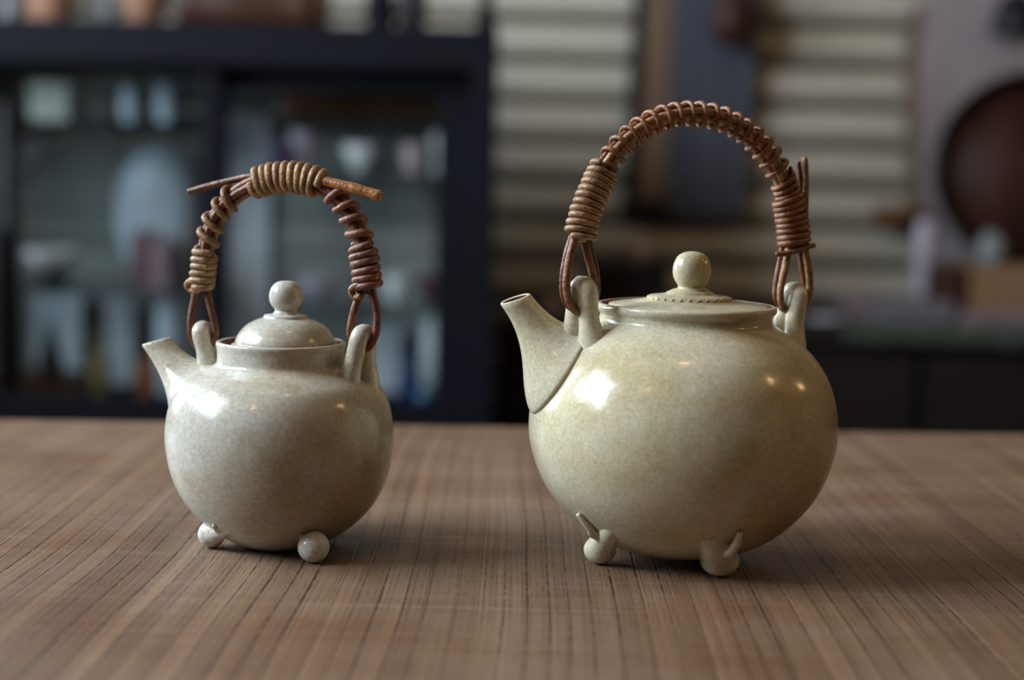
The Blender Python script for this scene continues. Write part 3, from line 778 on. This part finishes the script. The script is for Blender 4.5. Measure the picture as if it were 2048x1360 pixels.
cpart('plinth', (cxl + .03, CY0 + .02, 0), (cxr - .03, CY0 + .045, cbot - .03), M['navy'])
cpart('top_rail', (cxl, CY0 - .008, ctop - .055), (cxr, CY0 + .012, ctop + .004), M['navy'])
midx = X(415, CY0)
# corner post with its tapered finial
pz = Z(90, CY0, 970)
cpart('corner_post', (X(940, CY0), CY0 - .012, 0), (cxr + .004, CY0 + .03, pz), M['navy'])
fx = X(965, CY0)
fin = lathe('finial', [(0, 0), (.019, 0), (.017, .02), (.011, .05), (.008, .075), (.012, .09), (.010, .11), (0, .12)], 20); obj('finial', fin, M['navy'], cb, Vector((fx, CY0 + .01, pz)) - cc)
def door(x0, x1, y, zt, zb, sw_l, sw_r, th):
    d = obj('door', box('door', Vector((x0, y, zt)) - cc, Vector((x1, y + .024, zt - th)) - cc, .003), M['navy'], cb)   # the door's head rail carries the rest
    for nm, lo_, hi in (('stile', (x0, y, zb), (x0 + sw_l, y + .024, zt - th)), ('stile', (x1 - sw_r, y, zb), (x1, y + .024, zt - th)), ('bottom_rail', (x0 + sw_l, y, zb), (x1 - sw_r, y + .024, zb + .02))):
        obj(nm, box(nm, Vector(lo_) - cc, Vector(hi) - cc, .003), M['navy'], d)
    obj('pane', box('pane', Vector((x0 + sw_l - .004, y + .010, zb + .016)) - cc, Vector((x1 - sw_r + .004, y + .013, zt - th + .004)) - cc), M['glass'], d)
    return d
door(cxl + .032, X(437, CY0), CY0 + .015, ctop - .05, cbot + .001, .06, .030, Z(60, CY0) - Z(134, CY0) - .04)
door(X(400, CY0), cxr - .033, CY0 + .045, ctop - .05, cbot + .001, .03, X(945, CY0) - X(905, CY0) + .02, Z(60, CY0) - Z(156, CY0) - .03)
M['backboard'] = mat_wood('grey_green_boards', (122, 128, 124), (158, 165, 160), 0.7, 1, 'x')
nb = 9
for i in range(nb):
    z0_ = cbot + (ctop - .05 - cbot) * i / nb
    cpart('back_board', (cxl + .03, CY1 - .012, z0_ + .004), (cxr - .03, CY1 + .0, z0_ + (ctop - .05 - cbot) / nb), M['backboard'], bev=.002)
YI = 2.40
def shelf(x0, x1, py, y0=CY0 + .10, y1=CY1 - .02):
    z = Z(py, YI, (x0 + x1) / 2)
    cpart('shelf', (X(x0, YI) if x0 > -50 else cxl + .031, y0, z - .010), (X(x1, YI), y1, z), M['glass'], bev=.0); return z
zl1 = shelf(-99, 404, 245); zl2 = shelf(-99, 404, 568); zbm = cbot + .001
zr1 = shelf(548, 905, 240); zr2 = shelf(548, 905, 347); zr3 = shelf(548, 905, 602)

def px2m(n, Y): return n * Y / FPX
def turned(name, label, cat, px, py_top, z0, wpx, prof, mat, Y=YI, group=None, parts=()):
    """turned vessel: prof in fractions of (half width, height)"""
    zt = Z(py_top, Y, px); h = max(.01, zt - z0); r = px2m(wpx / 2, Y)
    me = lathe(name, [(a * r, b * h) for a, b in prof], 40)
    root = empty(name, (X(px, Y, (py_top)), Y, z0)); tag(root, label, cat, group)
    obj('vessel', me, mat, root)
    for nm, pr, m2 in parts: obj(nm, lathe(nm, [(a * r, b * h) for a, b in pr], 32), m2, root)
    return root
CUP = [(0, 0), (.5, 0), (.52, .06), (.72, .2), (.92, .55), (1, 1), (.95, 1), (.86, .55), (.6, .22), (0, .15)]
BOWL = [(0, 0), (.38, 0), (.40, .14), (.62, .28), (.86, .58), (1, 1), (.96, 1), (.8, .6), (.5, .32), (0, .26)]
JAR = [(0, 0), (.7, 0), (.9, .15), (1, .45), (.92, .72), (.62, .86), (.6, .94), (.7, 1), (.6, 1), (.5, .92), (0, .9)]
BOT = [(0, 0), (.88, 0), (1, .06), (1, .45), (.85, .58), (.42, .70), (.34, .92), (.42, .95), (.42, 1), (.3, 1), (.26, .9), (0, .88)]
CONE = [(0, 0), (.9, 0), (1, .05), (.9, .3), (.62, .58), (.36, .78), (.30, .93), (.38, .96), (.38, 1), (.26, 1), (0, .95)]
TALL = [(0, 0), (.8, 0), (.92, .04), (1, .5), (1, .86), (.84, .95), (.8, 1), (.68, 1), (.66, .92), (0, .9)]
def foot_ring(): return [('foot_ring', [(0, -.0), (.6, 0), (.55, .12), (.42, .16), (0, .16)], M['blackiron'])]
def book(name, label, x0, x1, pyt, z0, depth, mat, Y, page=True, cat='book', group=None):
    a, b = X(x0, Y), X(x1, Y); zt = Z(pyt, Y, (x0 + x1) / 2); cx = (a + b) / 2
    root = empty(name, (cx, Y, z0)); tag(root, label, cat, group); hw_ = (b - a) / 2
    h = zt - z0
    t_ = min(.003, hw_ * .25)
    obj('cover', box('cover', (-hw_, 0, 0), (-hw_ + t_, depth, h), .0008), mat, root)
    obj('cover', box('cover', (hw_ - t_, 0, 0), (hw_, depth, h), .0008), mat, root)
    obj('spine', box('spine', (-hw_, -t_, 0), (hw_, 0, h), .0008), mat, root)
    obj('pages', box('pages', (-hw_ + t_, 0, .002), (hw_ - t_, depth - .004, h - .002)), M['creampaper'], root)
    return root
def crate(name, label, x0, x1, pyt, z0, depth, mat, Y, cat='box', lidded=True):
    a, b = X(x0, Y), X(x1, Y); zt = Z(pyt, Y, (x0 + x1) / 2); h = zt - z0; hw_ = (b - a) / 2
    root = empty(name, ((a + b) / 2, Y, z0)); tag(root, label, cat)
    lh = min(.03, h * .25)
    obj('carton', box('carton', (-hw_ + .002, .002, 0), (hw_ - .002, depth - .002, h - lh * .5), .002), mat, root)
    if lidded: obj('lid', box('lid', (-hw_, 0, h - lh), (hw_, depth, h), .002), mat, root)
    return root
# left bay
st = empty('candle_stand', (X(27, 2.30), 2.275, cbot + .001)); tag(st, 'tall black iron candle stand with cross arms behind the left glass door', 'candle stand')
zst = Z(190, 2.30, 27) - cbot
obj('pole', lathe('pole', [(0, .004), (.015, .004), (.015, zst * .55), (.020, zst * .56), (.015, zst * .58), (.015, zst * .96), (.004, zst), (0, zst)], 16), M['blackiron'], st)
obj('base', lathe('base', [(0, 0), (.028, 0), (.026, .008), (.013, .014), (0, .014)], 24), M['blackiron'], st)
za = Z(318, 2.30, 60) - cbot
obj('arm', prism('arm', [(-.06, za - .022), (.0, za - .050), (.03, za - .036), (.066, za + .026), (.03, za + .022), (0, za + .005), (-.06, za)], -.006, .006, .001), M['blackiron'], st)
crate('paper_box', 'cream paper box on the upper left shelf of the cabinet', 58, 140, 165, zl1 + .0005, .09, M['creampaper'], 2.36)
turned('tall_jar', 'narrow pale blue jar on the upper left shelf, left of the pair', 'jar', 262, 172, zl1 + .0005, 42, TALL, M['paleblue'], 2.36)
turned('tall_jar', 'narrow pale blue jar on the upper left shelf beside the door stile', 'jar', 334, 168, zl1 + .0005, 44, TALL, M['paleblue'], 2.36)
# big round platter standing upright
pr_ = px2m(84, 2.46); ph_ = (Z(292, 2.46, 305) - zl2)
V, F = lathe_data([(0, .012), (.55, .010), (.72, .004), (1, -.012), (1.0, -.017), (.72, -.003), (.55, .003), (0, .005)], 48)
V = [Vector((v.x * pr_, -v.z * 1.0 - .0, v.y * ph_ / 2)) for v in V]
pp = obj('platter', mesh_from('platter', V, F), M['paleblue'], None, (X(305, 2.44), 2.455, zl2 + ph_ / 2 + .001)); tag(pp, 'large pale blue-grey platter standing upright in the cabinet', 'platter')
book('upright_book', 'dull plum book standing in front of the pale platter', 262, 300, 462, zl2 + .0005, .07, M['plum'], 2.33)
book('upright_book', 'faded pink book standing right of the plum book', 303, 335, 478, zl2 + .0005, .07, M['pinkcloth'], 2.33)
turned('footed_bowl', 'pale blue-white bowl on a dark foot on the middle left shelf', 'bowl', 106, 500, zl2 + .0005, 112, [(0, .4), (.3, .4), (.5, .44), (.86, .7), (1, 1), (.96, 1), (.8, .74), (0, .5)], M['white'], 2.36,
       parts=[('foot_ring', [(0, 0), (.6, 0), (.5, .16), (.3, .4), (0, .41)], M['blackiron'])])
lb = crate('wooden_chest', 'low dark brown wooden chest at the bottom left of the cabinet', -20, 168, 757, zbm, .12, M['darkwood'], 2.33)
zch = Z(757, 2.33, 74)
turned('conical_bottle', 'dark conical bottle standing on the low wooden chest', 'bottle', 100, 648, zch + .001, 54, CONE, M['blackiron'], 2.385)
crate('pale_carton', 'tall pale grey carton behind the dark conical bottle', 58, 160, 588, zbm, .04, M['paper'], 2.49)
turned('bottle', 'ochre bottle between the chest and the pale paper screen', 'bottle', 198, 665, zbm, 40, BOT, M['ochre'], 2.36)
sc = empty('paper_screen', (X(238, 2.50), 2.50, zbm)); tag(sc, 'narrow pale blue-grey paper screen standing in the lower left bay', 'screen')
hpn = zl2 - .013 - zbm
obj('board', box('board', (-.021, -.004, 0), (.021, .004, hpn - .004), .001), M['paper'], sc); obj('edge_strip', box('edge_strip', (-.023, -.006, 0), (-.019, .006, hpn - .004), .001), M['paleblue'], sc)
turned('orange_jar', 'orange-brown clay jar behind the spout of the small teapot', 'jar', 296, 716, zbm, 38, TALL, M['orange'], 2.33)
turned('tall_vase', 'pale blue tall vase left of the door stile', 'vase', 340, 602, zbm, 56, TALL, M['paleblue'], 2.40)
# right bay
hs_ = empty('hanging_scroll', (X(494, 2.535), 2.535, zbm)); tag(hs_, 'pale grey hanging scroll at the left of the right glass door', 'scroll')
for za_, zb_ in ((zr1, ctop - .06), (zr2, zr1 - .013), (zr3, zr2 - .013), (zbm, zr3 - .013)): pass
hw_ = px2m(46, 2.58)
SY = CY1 - .030 - 2.535
obj('cloth', box('cloth', (-hw_, SY, .03), (hw_, SY + .002, ctop - .10 - zbm)), M['paper'], hs_)
for zz in (.02, ctop - .10 - zbm): obj('roller', tube('roller', [Vector((-hw_ - .002, SY + .004, zz)), Vector((0, SY + .004, zz)), Vector((hw_ + .002, SY + .004, zz))], .007, 12), M['darkwood'], hs_)
crate('long_box', 'long brown wooden box on the top right shelf of the cabinet', 562, 896, 184, zr1 + .0005, .11, M['brown'], 2.36)
turned('cup', 'lilac-white cup beside the purple cup on the second shelf', 'cup', 606, 262, zr2 + .0005, 56, CUP, M['lilac'], 2.36, 'cups on the second cabinet shelf')
turned('cup', 'purple cup at the left end of the second shelf', 'cup', 566, 285, zr2 + .0005, 36, CUP, M['purple'], 2.33, 'cups on the second cabinet shelf')
turned('cup', 'white bowl-shaped cup in the middle of the second shelf', 'cup', 722, 290, zr2 + .0005, 74, BOWL, M['white'], 2.34, 'cups on the second cabinet shelf')
turned('small_jar', 'small grey jar behind the white bowl-shaped cup', 'jar', 764, 252, zr2 + .0005, 40, JAR, M['greyceramic'], 2.43)
turned('cup', 'pinkish white cup near the right end of the second shelf', 'cup', 828, 288, zr2 + .0005, 48, CUP, M['pinkwhite'], 2.36, 'cups on the second cabinet shelf')
turned('cup', 'tall white cup at the right end of the second shelf', 'cup', 880, 262, zr2 + .0005, 38, TALL, M['white'], 2.38, 'cups on the second cabinet shelf')
turned('low_bowl', 'lilac low bowl on the third cabinet shelf', 'bowl', 632, 556, zr3 + .0005, 74, BOWL, M['lilac'], 2.36)
turned('low_bowl', 'small white bowl on the third shelf right of the cane handle', 'bowl', 792, 552, zr3 + .0005, 46, CUP, M['white'], 2.36)
turned('low_bowl', 'dull plum bowl on the third shelf by the corner post', 'bowl', 858, 548, zr3 + .0005, 56, BOWL, M['plum'], 2.40)
crate('pale_carton', 'pale paper carton on the cabinet floor behind the small teapot', 738, 806, 652, zbm, .05, M['paper'], 2.47)
turned('tall_vase', 'pale blue-white tall vase by the corner post of the cabinet', 'vase', 872, 634, zbm, 58, TALL, M['white'], 2.42)
turned('bottle', 'cobalt blue bottle on the cabinet floor', 'bottle', 818, 690, zbm, 34, BOT, M['cobalt'], 2.36)
turned('bottle', 'short teal bottle right of the cobalt bottle', 'bottle', 848, 775, zbm, 34, JAR, M['teal'], 2.30)
turned('small_jar', 'small pinkish white jar beside the teal bottle', 'jar', 884, 778, zbm, 34, JAR, M['pinkwhite'], 2.30)
# on the cabinet top
zc = ctop + .0005
turned('clay_pot', 'dusty terracotta pot on the cabinet top, far left', 'pot', 100, -60, zc, 92, JAR, M['terracotta'], 2.36)
turned('clay_pot', 'wide terracotta bowl on the cabinet top left of the dark log', 'bowl', 290, -40, zc, 104, BOWL, M['terracotta'], 2.36)
turned('small_jar', 'small grey jar on the cabinet top between the terracotta pots', 'jar', 212, -10, zc, 46, JAR, M['greyceramic'], 2.40)
turned('small_jar', 'little grey pot at the left edge of the cabinet top', 'jar', 20, -10, zc, 34, JAR, M['greyceramic'], 2.34)
lg = empty('log', (X(500, 2.38), 2.38, zc)); tag(lg, 'dark brown split log lying on the cabinet top', 'log')
r_ = .045
pth = [Vector((X(352, 2.38) - X(500, 2.38) + i * .0285, .004 * math.sin(i * 1.3), r_ * 1.09 + .002 * math.sin(i))) for i in range(9)]
obj('bark', tube('bark', pth, lambda u: r_ * (1 + .0 * u), 22, .05, roundend=False), M['darkwood'], lg)
obj('cut_face', mesh_from('cut_face', *tube_data([pth[-1], pth[-1] + Vector((.002, 0, 0))], r_ * .95, 22)), M['tan'], lg)
turned('dark_jar', 'navy jar on the cabinet top beside the black vase', 'jar', 762, -40, zc, 62, JAR, M['navy'], 2.34)
turned('dark_vase', 'black vase on the cabinet top beside the navy jar', 'vase', 826, -60, zc, 60, JAR, M['blackiron'], 2.36)

# ------------------------------------------------------------------ boards and tray on the slatted wall, bench on the right
YW = RY1 - .024
def pts_on(pxs, Y): return [(at(a, b, Y).x, at(a, b, Y).z) for a, b in pxs]
def slab(name, pxs, Y, th, mat, parent, bev=.003, c=Vector((0, 0, 0))):
    o = [(x - c.x, z - c.z) for x, z in pts_on(pxs, Y)]
    return obj(name, prism(name, o, Y - c.y, Y + th - c.y, bev), mat, parent)
c1 = at(1380, 430, YW - .04); bd = empty('hanging_board', c1); tag(bd, 'blue-grey weathered board with a taupe strip hung on the slats behind the large teapot', 'board')
slab('face_board', [(1352, -120), (1528, -120), (1494, 438), (1338, 440)], YW - .045, .04, M['bluewood'], bd, c=c1)
slab('side_strip', [(1296, -120), (1350, -120), (1336, 398), (1272, 398)], YW - .04, .035, M['taupe'], bd, c=c1)
slab('edge_strip', [(1276, -120), (1294, -120), (1270, 398), (1246, 398)], YW - .045, .04, M['blackiron'], bd, c=c1)
slab('foot_strip', [(1244, 400), (1336, 400), (1336, 440), (1240, 440)], YW - .043, .038, M['blackiron'], bd, c=c1)
gp = at(1462, 95, YW - .105)
gd = empty('hanging_gourd', gp); tag(gd, 'dark brown gourd hanging in front of the blue-grey board', 'gourd')
obj('gourd', lathe('gourd', [(0, 0), (.018, .004), (.034, .022), (.040, .05), (.034, .082), (.020, .108), (.015, .125), (.020, .145), (.016, .168), (.005, .18), (0, .18)], 28), M['darkwood'], gd)
obj('cord', tube('cord', [Vector((0, 0, .178)), Vector((0, .01, .26)), Vector((0, .03, .36))], .0025, 8), M['black'], gd)
c2 = at(1950, 620, YW - .03); pk = empty('weathered_plank', c2); tag(pk, 'pale mauve weathered plank with rounded corner leaning on the slatted wall', 'plank')
slab('face_board', [(1838, 60), (1852, 10), (1884, -30), (1940, -60), (2260, -60), (2260, 505), (1840, 520)], YW - .035, .03, M['mauve'], pk, c=c2)
slab('edge_strip', [(1818, 60), (1834, 5), (1838, 60), (1838, 430), (1818, 430)], YW - .038, .03, M['taupe'], pk, bev=.0, c=c2)
slab('foot_board', [(1845, 520), (2260, 505), (2260, 590), (1845, 584)], YW - .035, .03, M['mauve'], pk, c=c2)
bl = empty('wind_bell', at(2030, 66, YW - .09)); tag(bl, 'dark iron wind bell hanging in front of the pale plank at the top right', 'bell')
obj('bell', lathe('bell', [(.046, 0), (.048, .004), (.042, .02), (.036, .045), (.026, .066), (.010, .076), (0, .077), (0, .073), (.022, .062), (.032, .043), (.038, .02), (.046, 0)], 32), M['blackiron'], bl)
obj('cord', tube('cord', [Vector((0, 0, .076)), Vector((0, .02, .16)), Vector((0, .045, .26))], .002, 8), M['black'], bl)
# bench
BY0, BY1 = 2.38, YW - .002
bz = Z(657, BY0, 1850)
bn = empty('bench', ((cxr + RX1) / 2, (BY0 + BY1) / 2, 0)); tag(bn, 'long black wooden bench cupboard along the slatted wall', 'bench')
cn = Vector(((cxr + RX1) / 2, (BY0 + BY1) / 2, 0)); bx0 = cxr + .012
def bpart(nm, lo_, hi, m): return obj(nm, box(nm, Vector(lo_) - cn, Vector(hi) - cn, .003), m, bn)
bpart('top_board', (bx0, BY0 - .015, bz - .03), (RX1 - .05, BY1, bz), M['black'])
for i in range(4):
    a = bx0 + .01 + (RX1 - .07 - bx0) / 4 * i; b = a + (RX1 - .07 - bx0) / 4 - .012
    bpart('front_panel', (a, BY0, .06), (b, BY0 + .02, bz - .03), M['black'])
bpart('bottom_rail', (bx0, BY0 + .01, 0), (RX1 - .06, BY0 + .03, .06), M['black'])
bpart('side_panel', (bx0, BY0 + .02, 0), (bx0 + .02, BY1, bz - .03), M['black'])
# round tray leaning on the plank
tY = 2.72
tc = at(2072, 342, tY); R_ = px2m(196, tY)
tr = empty('round_tray', (tc.x, tY + .03, tc.z - R_)); tag(tr, 'large round red-brown wooden tray with dark rim leaning at the right edge', 'tray')
def disc(name, prof, seg=64):
    V, F = lathe_data(prof, seg); return mesh_from(name, [Vector((v.x, -v.z, v.y + R_)) for v in V], F)
obj('tray_floor', disc('tray_floor', [(0, .0), (R_ * .90, .0), (R_ * .90, .012), (0, .012)]), M['redwood'], tr)
obj('rim', disc('rim', [(R_ * .88, 0), (R_ * .97, 0), (R_, .02), (R_, .045), (R_ * .975, .05), (R_ * .93, .04), (R_ * .89, .014), (R_ * .88, 0)]), M['rimwood'], tr)
tr.rotation_euler = (math.radians(-6), 0, 0)
# block the tray stands on, boxes and cloths on the bench
bz_ = bz + .0005
cr = crate('tan_box', 'tan wooden box with dark end under the round tray', 1950, 2230, 534, bz_, .16, M['tan'], 2.56)
hwb = (X(2230, 2.56) - X(1950, 2.56)) / 2
obj('end_panel', box('end_panel', (-hwb - px2m(50, 2.56), .0, 0), (-hwb - .001, .15, Z(536, 2.56, 1950) - bz_), .003), M['darkwood'], cr)
wbk = empty('wall_block', at(1795, 432, YW - .04)); tag(wbk, 'small brown wooden bracket block fixed on the slats', 'bracket')
obj('block', box('block', (-px2m(42, YW), -.03, -.020), (px2m(42, YW), .035, .020), .006), M['brown'], wbk)
obj('peg', tube('peg', [Vector((.0, -.03, 0)), Vector((0, -.05, .003)), Vector((0, -.07, .006))], .007, 10), M['darkwood'], wbk)
pw = turned('slender_vase', 'slender lilac-grey vase on the bench left of the tray', 'vase', 1852, 440, bz_, 40, TALL, M['lilac'], 2.70)
pv = turned('small_jar', 'grey jar on the tan box in the shade of the tray', 'jar', 1985, 465, Z(532, 2.58, 2000) + .001, 56, JAR, M['greyceramic'], 2.60)
def cloth(name, label, x0, x1, pyt, z0, y0, depth, mat, layers, seed, cat='cloth'):
    a, b = X(x0, y0), X(x1, y0); zt = Z(pyt, y0, (x0 + x1) / 2); h = (zt - z0) / layers
    root = empty(name, ((a + b) / 2, y0, z0)); tag(root, label, cat)
    rnd = random.Random(seed)
    for i in range(layers):
        dx, dw = rnd.uniform(-.006, .006), rnd.uniform(0, .012)
        obj('fold', box('fold', (-(b - a) / 2 + dx + dw, rnd.uniform(0, .01), i * h), ((b - a) / 2 + dx, depth, (i + 1) * h * .98), min(h * .4, .008)), mat, root)
    return root
rn = empty('table_runner', (X(1865, BY0), BY0, bz)); tag(rn, 'grey-green cloth runner hanging over the front edge of the bench', 'cloth')
xa, xb = X(1694, BY0) - X(1865, BY0), X(2230, BY0) - X(1865, BY0)
V = []; F = []
N = 40
for i in range(N + 1):
    x = xa + (xb - xa) * i / N; wv = .004 * math.sin(i * .9) + .002 * math.sin(i * 2.3)
    for (y, z) in ((.20, .0012), (.05, .0012), (-.012, .0014), (-.019, -.002), (-.021 + wv * .3, -.012), (-.022 + wv * .6, -.024 + .002 * math.sin(i * .7))): V.append((x, y, z))
for i in range(N):
    for k in range(5): F.append((i * 6 + k, i * 6 + k + 1, (i + 1) * 6 + k + 1, (i + 1) * 6 + k))
rm = obj('cloth', mesh_from('cloth', V, F), M['greencloth'], rn)
mo = rm.modifiers.new('thick', 'SOLIDIFY'); mo.thickness = .0016; mo.offset = 1
cz = bz + .0032
cloth('folded_cloth', 'folded grey-lilac cloth on the bench runner', 1762, 1925, 606, cz, 2.44, .14, M['lilaccloth'], 3, 1)
cloth('folded_cloth', 'folded faded pink cloth beside the grey-lilac cloth', 1704, 1756, 596, cz, 2.47, .12, M['pinkcloth'], 3, 2)
cloth('folded_cloth', 'dusty mauve folded cloth in front of the tan box', 1936, 2130, 630, cz, 2.42, .10, M['pinkcloth'], 2, 3)
turned('white_bowl', 'lilac-white bowl on the bench just right of the large teapot', 'bowl', 1652, 636, bz_, 84, BOWL, M['lilac'], 2.43)
crate('black_box', 'black box on the bench behind the knob of the large teapot', 1186, 1345, 532, bz_, .14, M['black'], 2.50)
zbx = Z(532, 2.50, 1265)
turned('pale_cup', 'small pinkish white cup on the black box', 'cup', 1272, 488, zbx + .001, 74, BOWL, M['pinkwhite'], 2.56)
turned('grey_pot', 'small pinkish grey pot on the bench behind the large teapot spout', 'pot', 1104, 596, bz_, 52, JAR, M['pinkwhite'], 2.50)

# ------------------------------------------------------------------ warm pendant lamps over and behind the camera
def pendant(loc, label, power):
    root = empty('pendant_lamp', loc); tag(root, label, 'lamp', 'warm pendant lamps')
    obj('bulb', lathe('bulb', [(0, -.03), (.014, -.027), (.026, -.012), (.028, .002), (.022, .02), (.013, .035), (0, .036)], 24), M['bulb'], root)
    obj('socket', lathe('socket', [(0, .034), (.016, .034), (.017, .075), (.006, .085), (0, .085)], 20), M['blackiron'], root)
    obj('lamp_shade', lathe('lamp_shade', [(.018, .074), (.05, .06), (.095, .02), (.10, .012), (.097, .012), (.048, .055), (.018, .069), (.018, .074)], 40), M['blackiron'], root)
    obj('cord', tube('cord', [Vector((0, 0, .08)), Vector((0, 0, (RH - loc[2]) / 2)), Vector((0, 0, RH - loc[2]))], .003, 8, roundend=False), M['blackiron'], root)
    d = bpy.data.lights.new('lamp_light', 'POINT'); d.energy = power; d.color = (1, .60, .30); d.shadow_soft_size = .03
    o = bpy.data.objects.new('lamp_light', d); C.objects.link(o); o.parent = root; o.location = (0, 0, -.045)
pendant((-.75, -.40, 2.15), 'pendant lamp above and behind the camera to the left', .8)
pendant((.05, .46, 2.30), 'pendant lamp straight above the table', .8)
pendant((1.30, .52, 1.86), 'pendant lamp to the right of the table', .9)
pendant((1.75, 1.05, 1.60), 'low pendant lamp farther right beyond the table', .9)
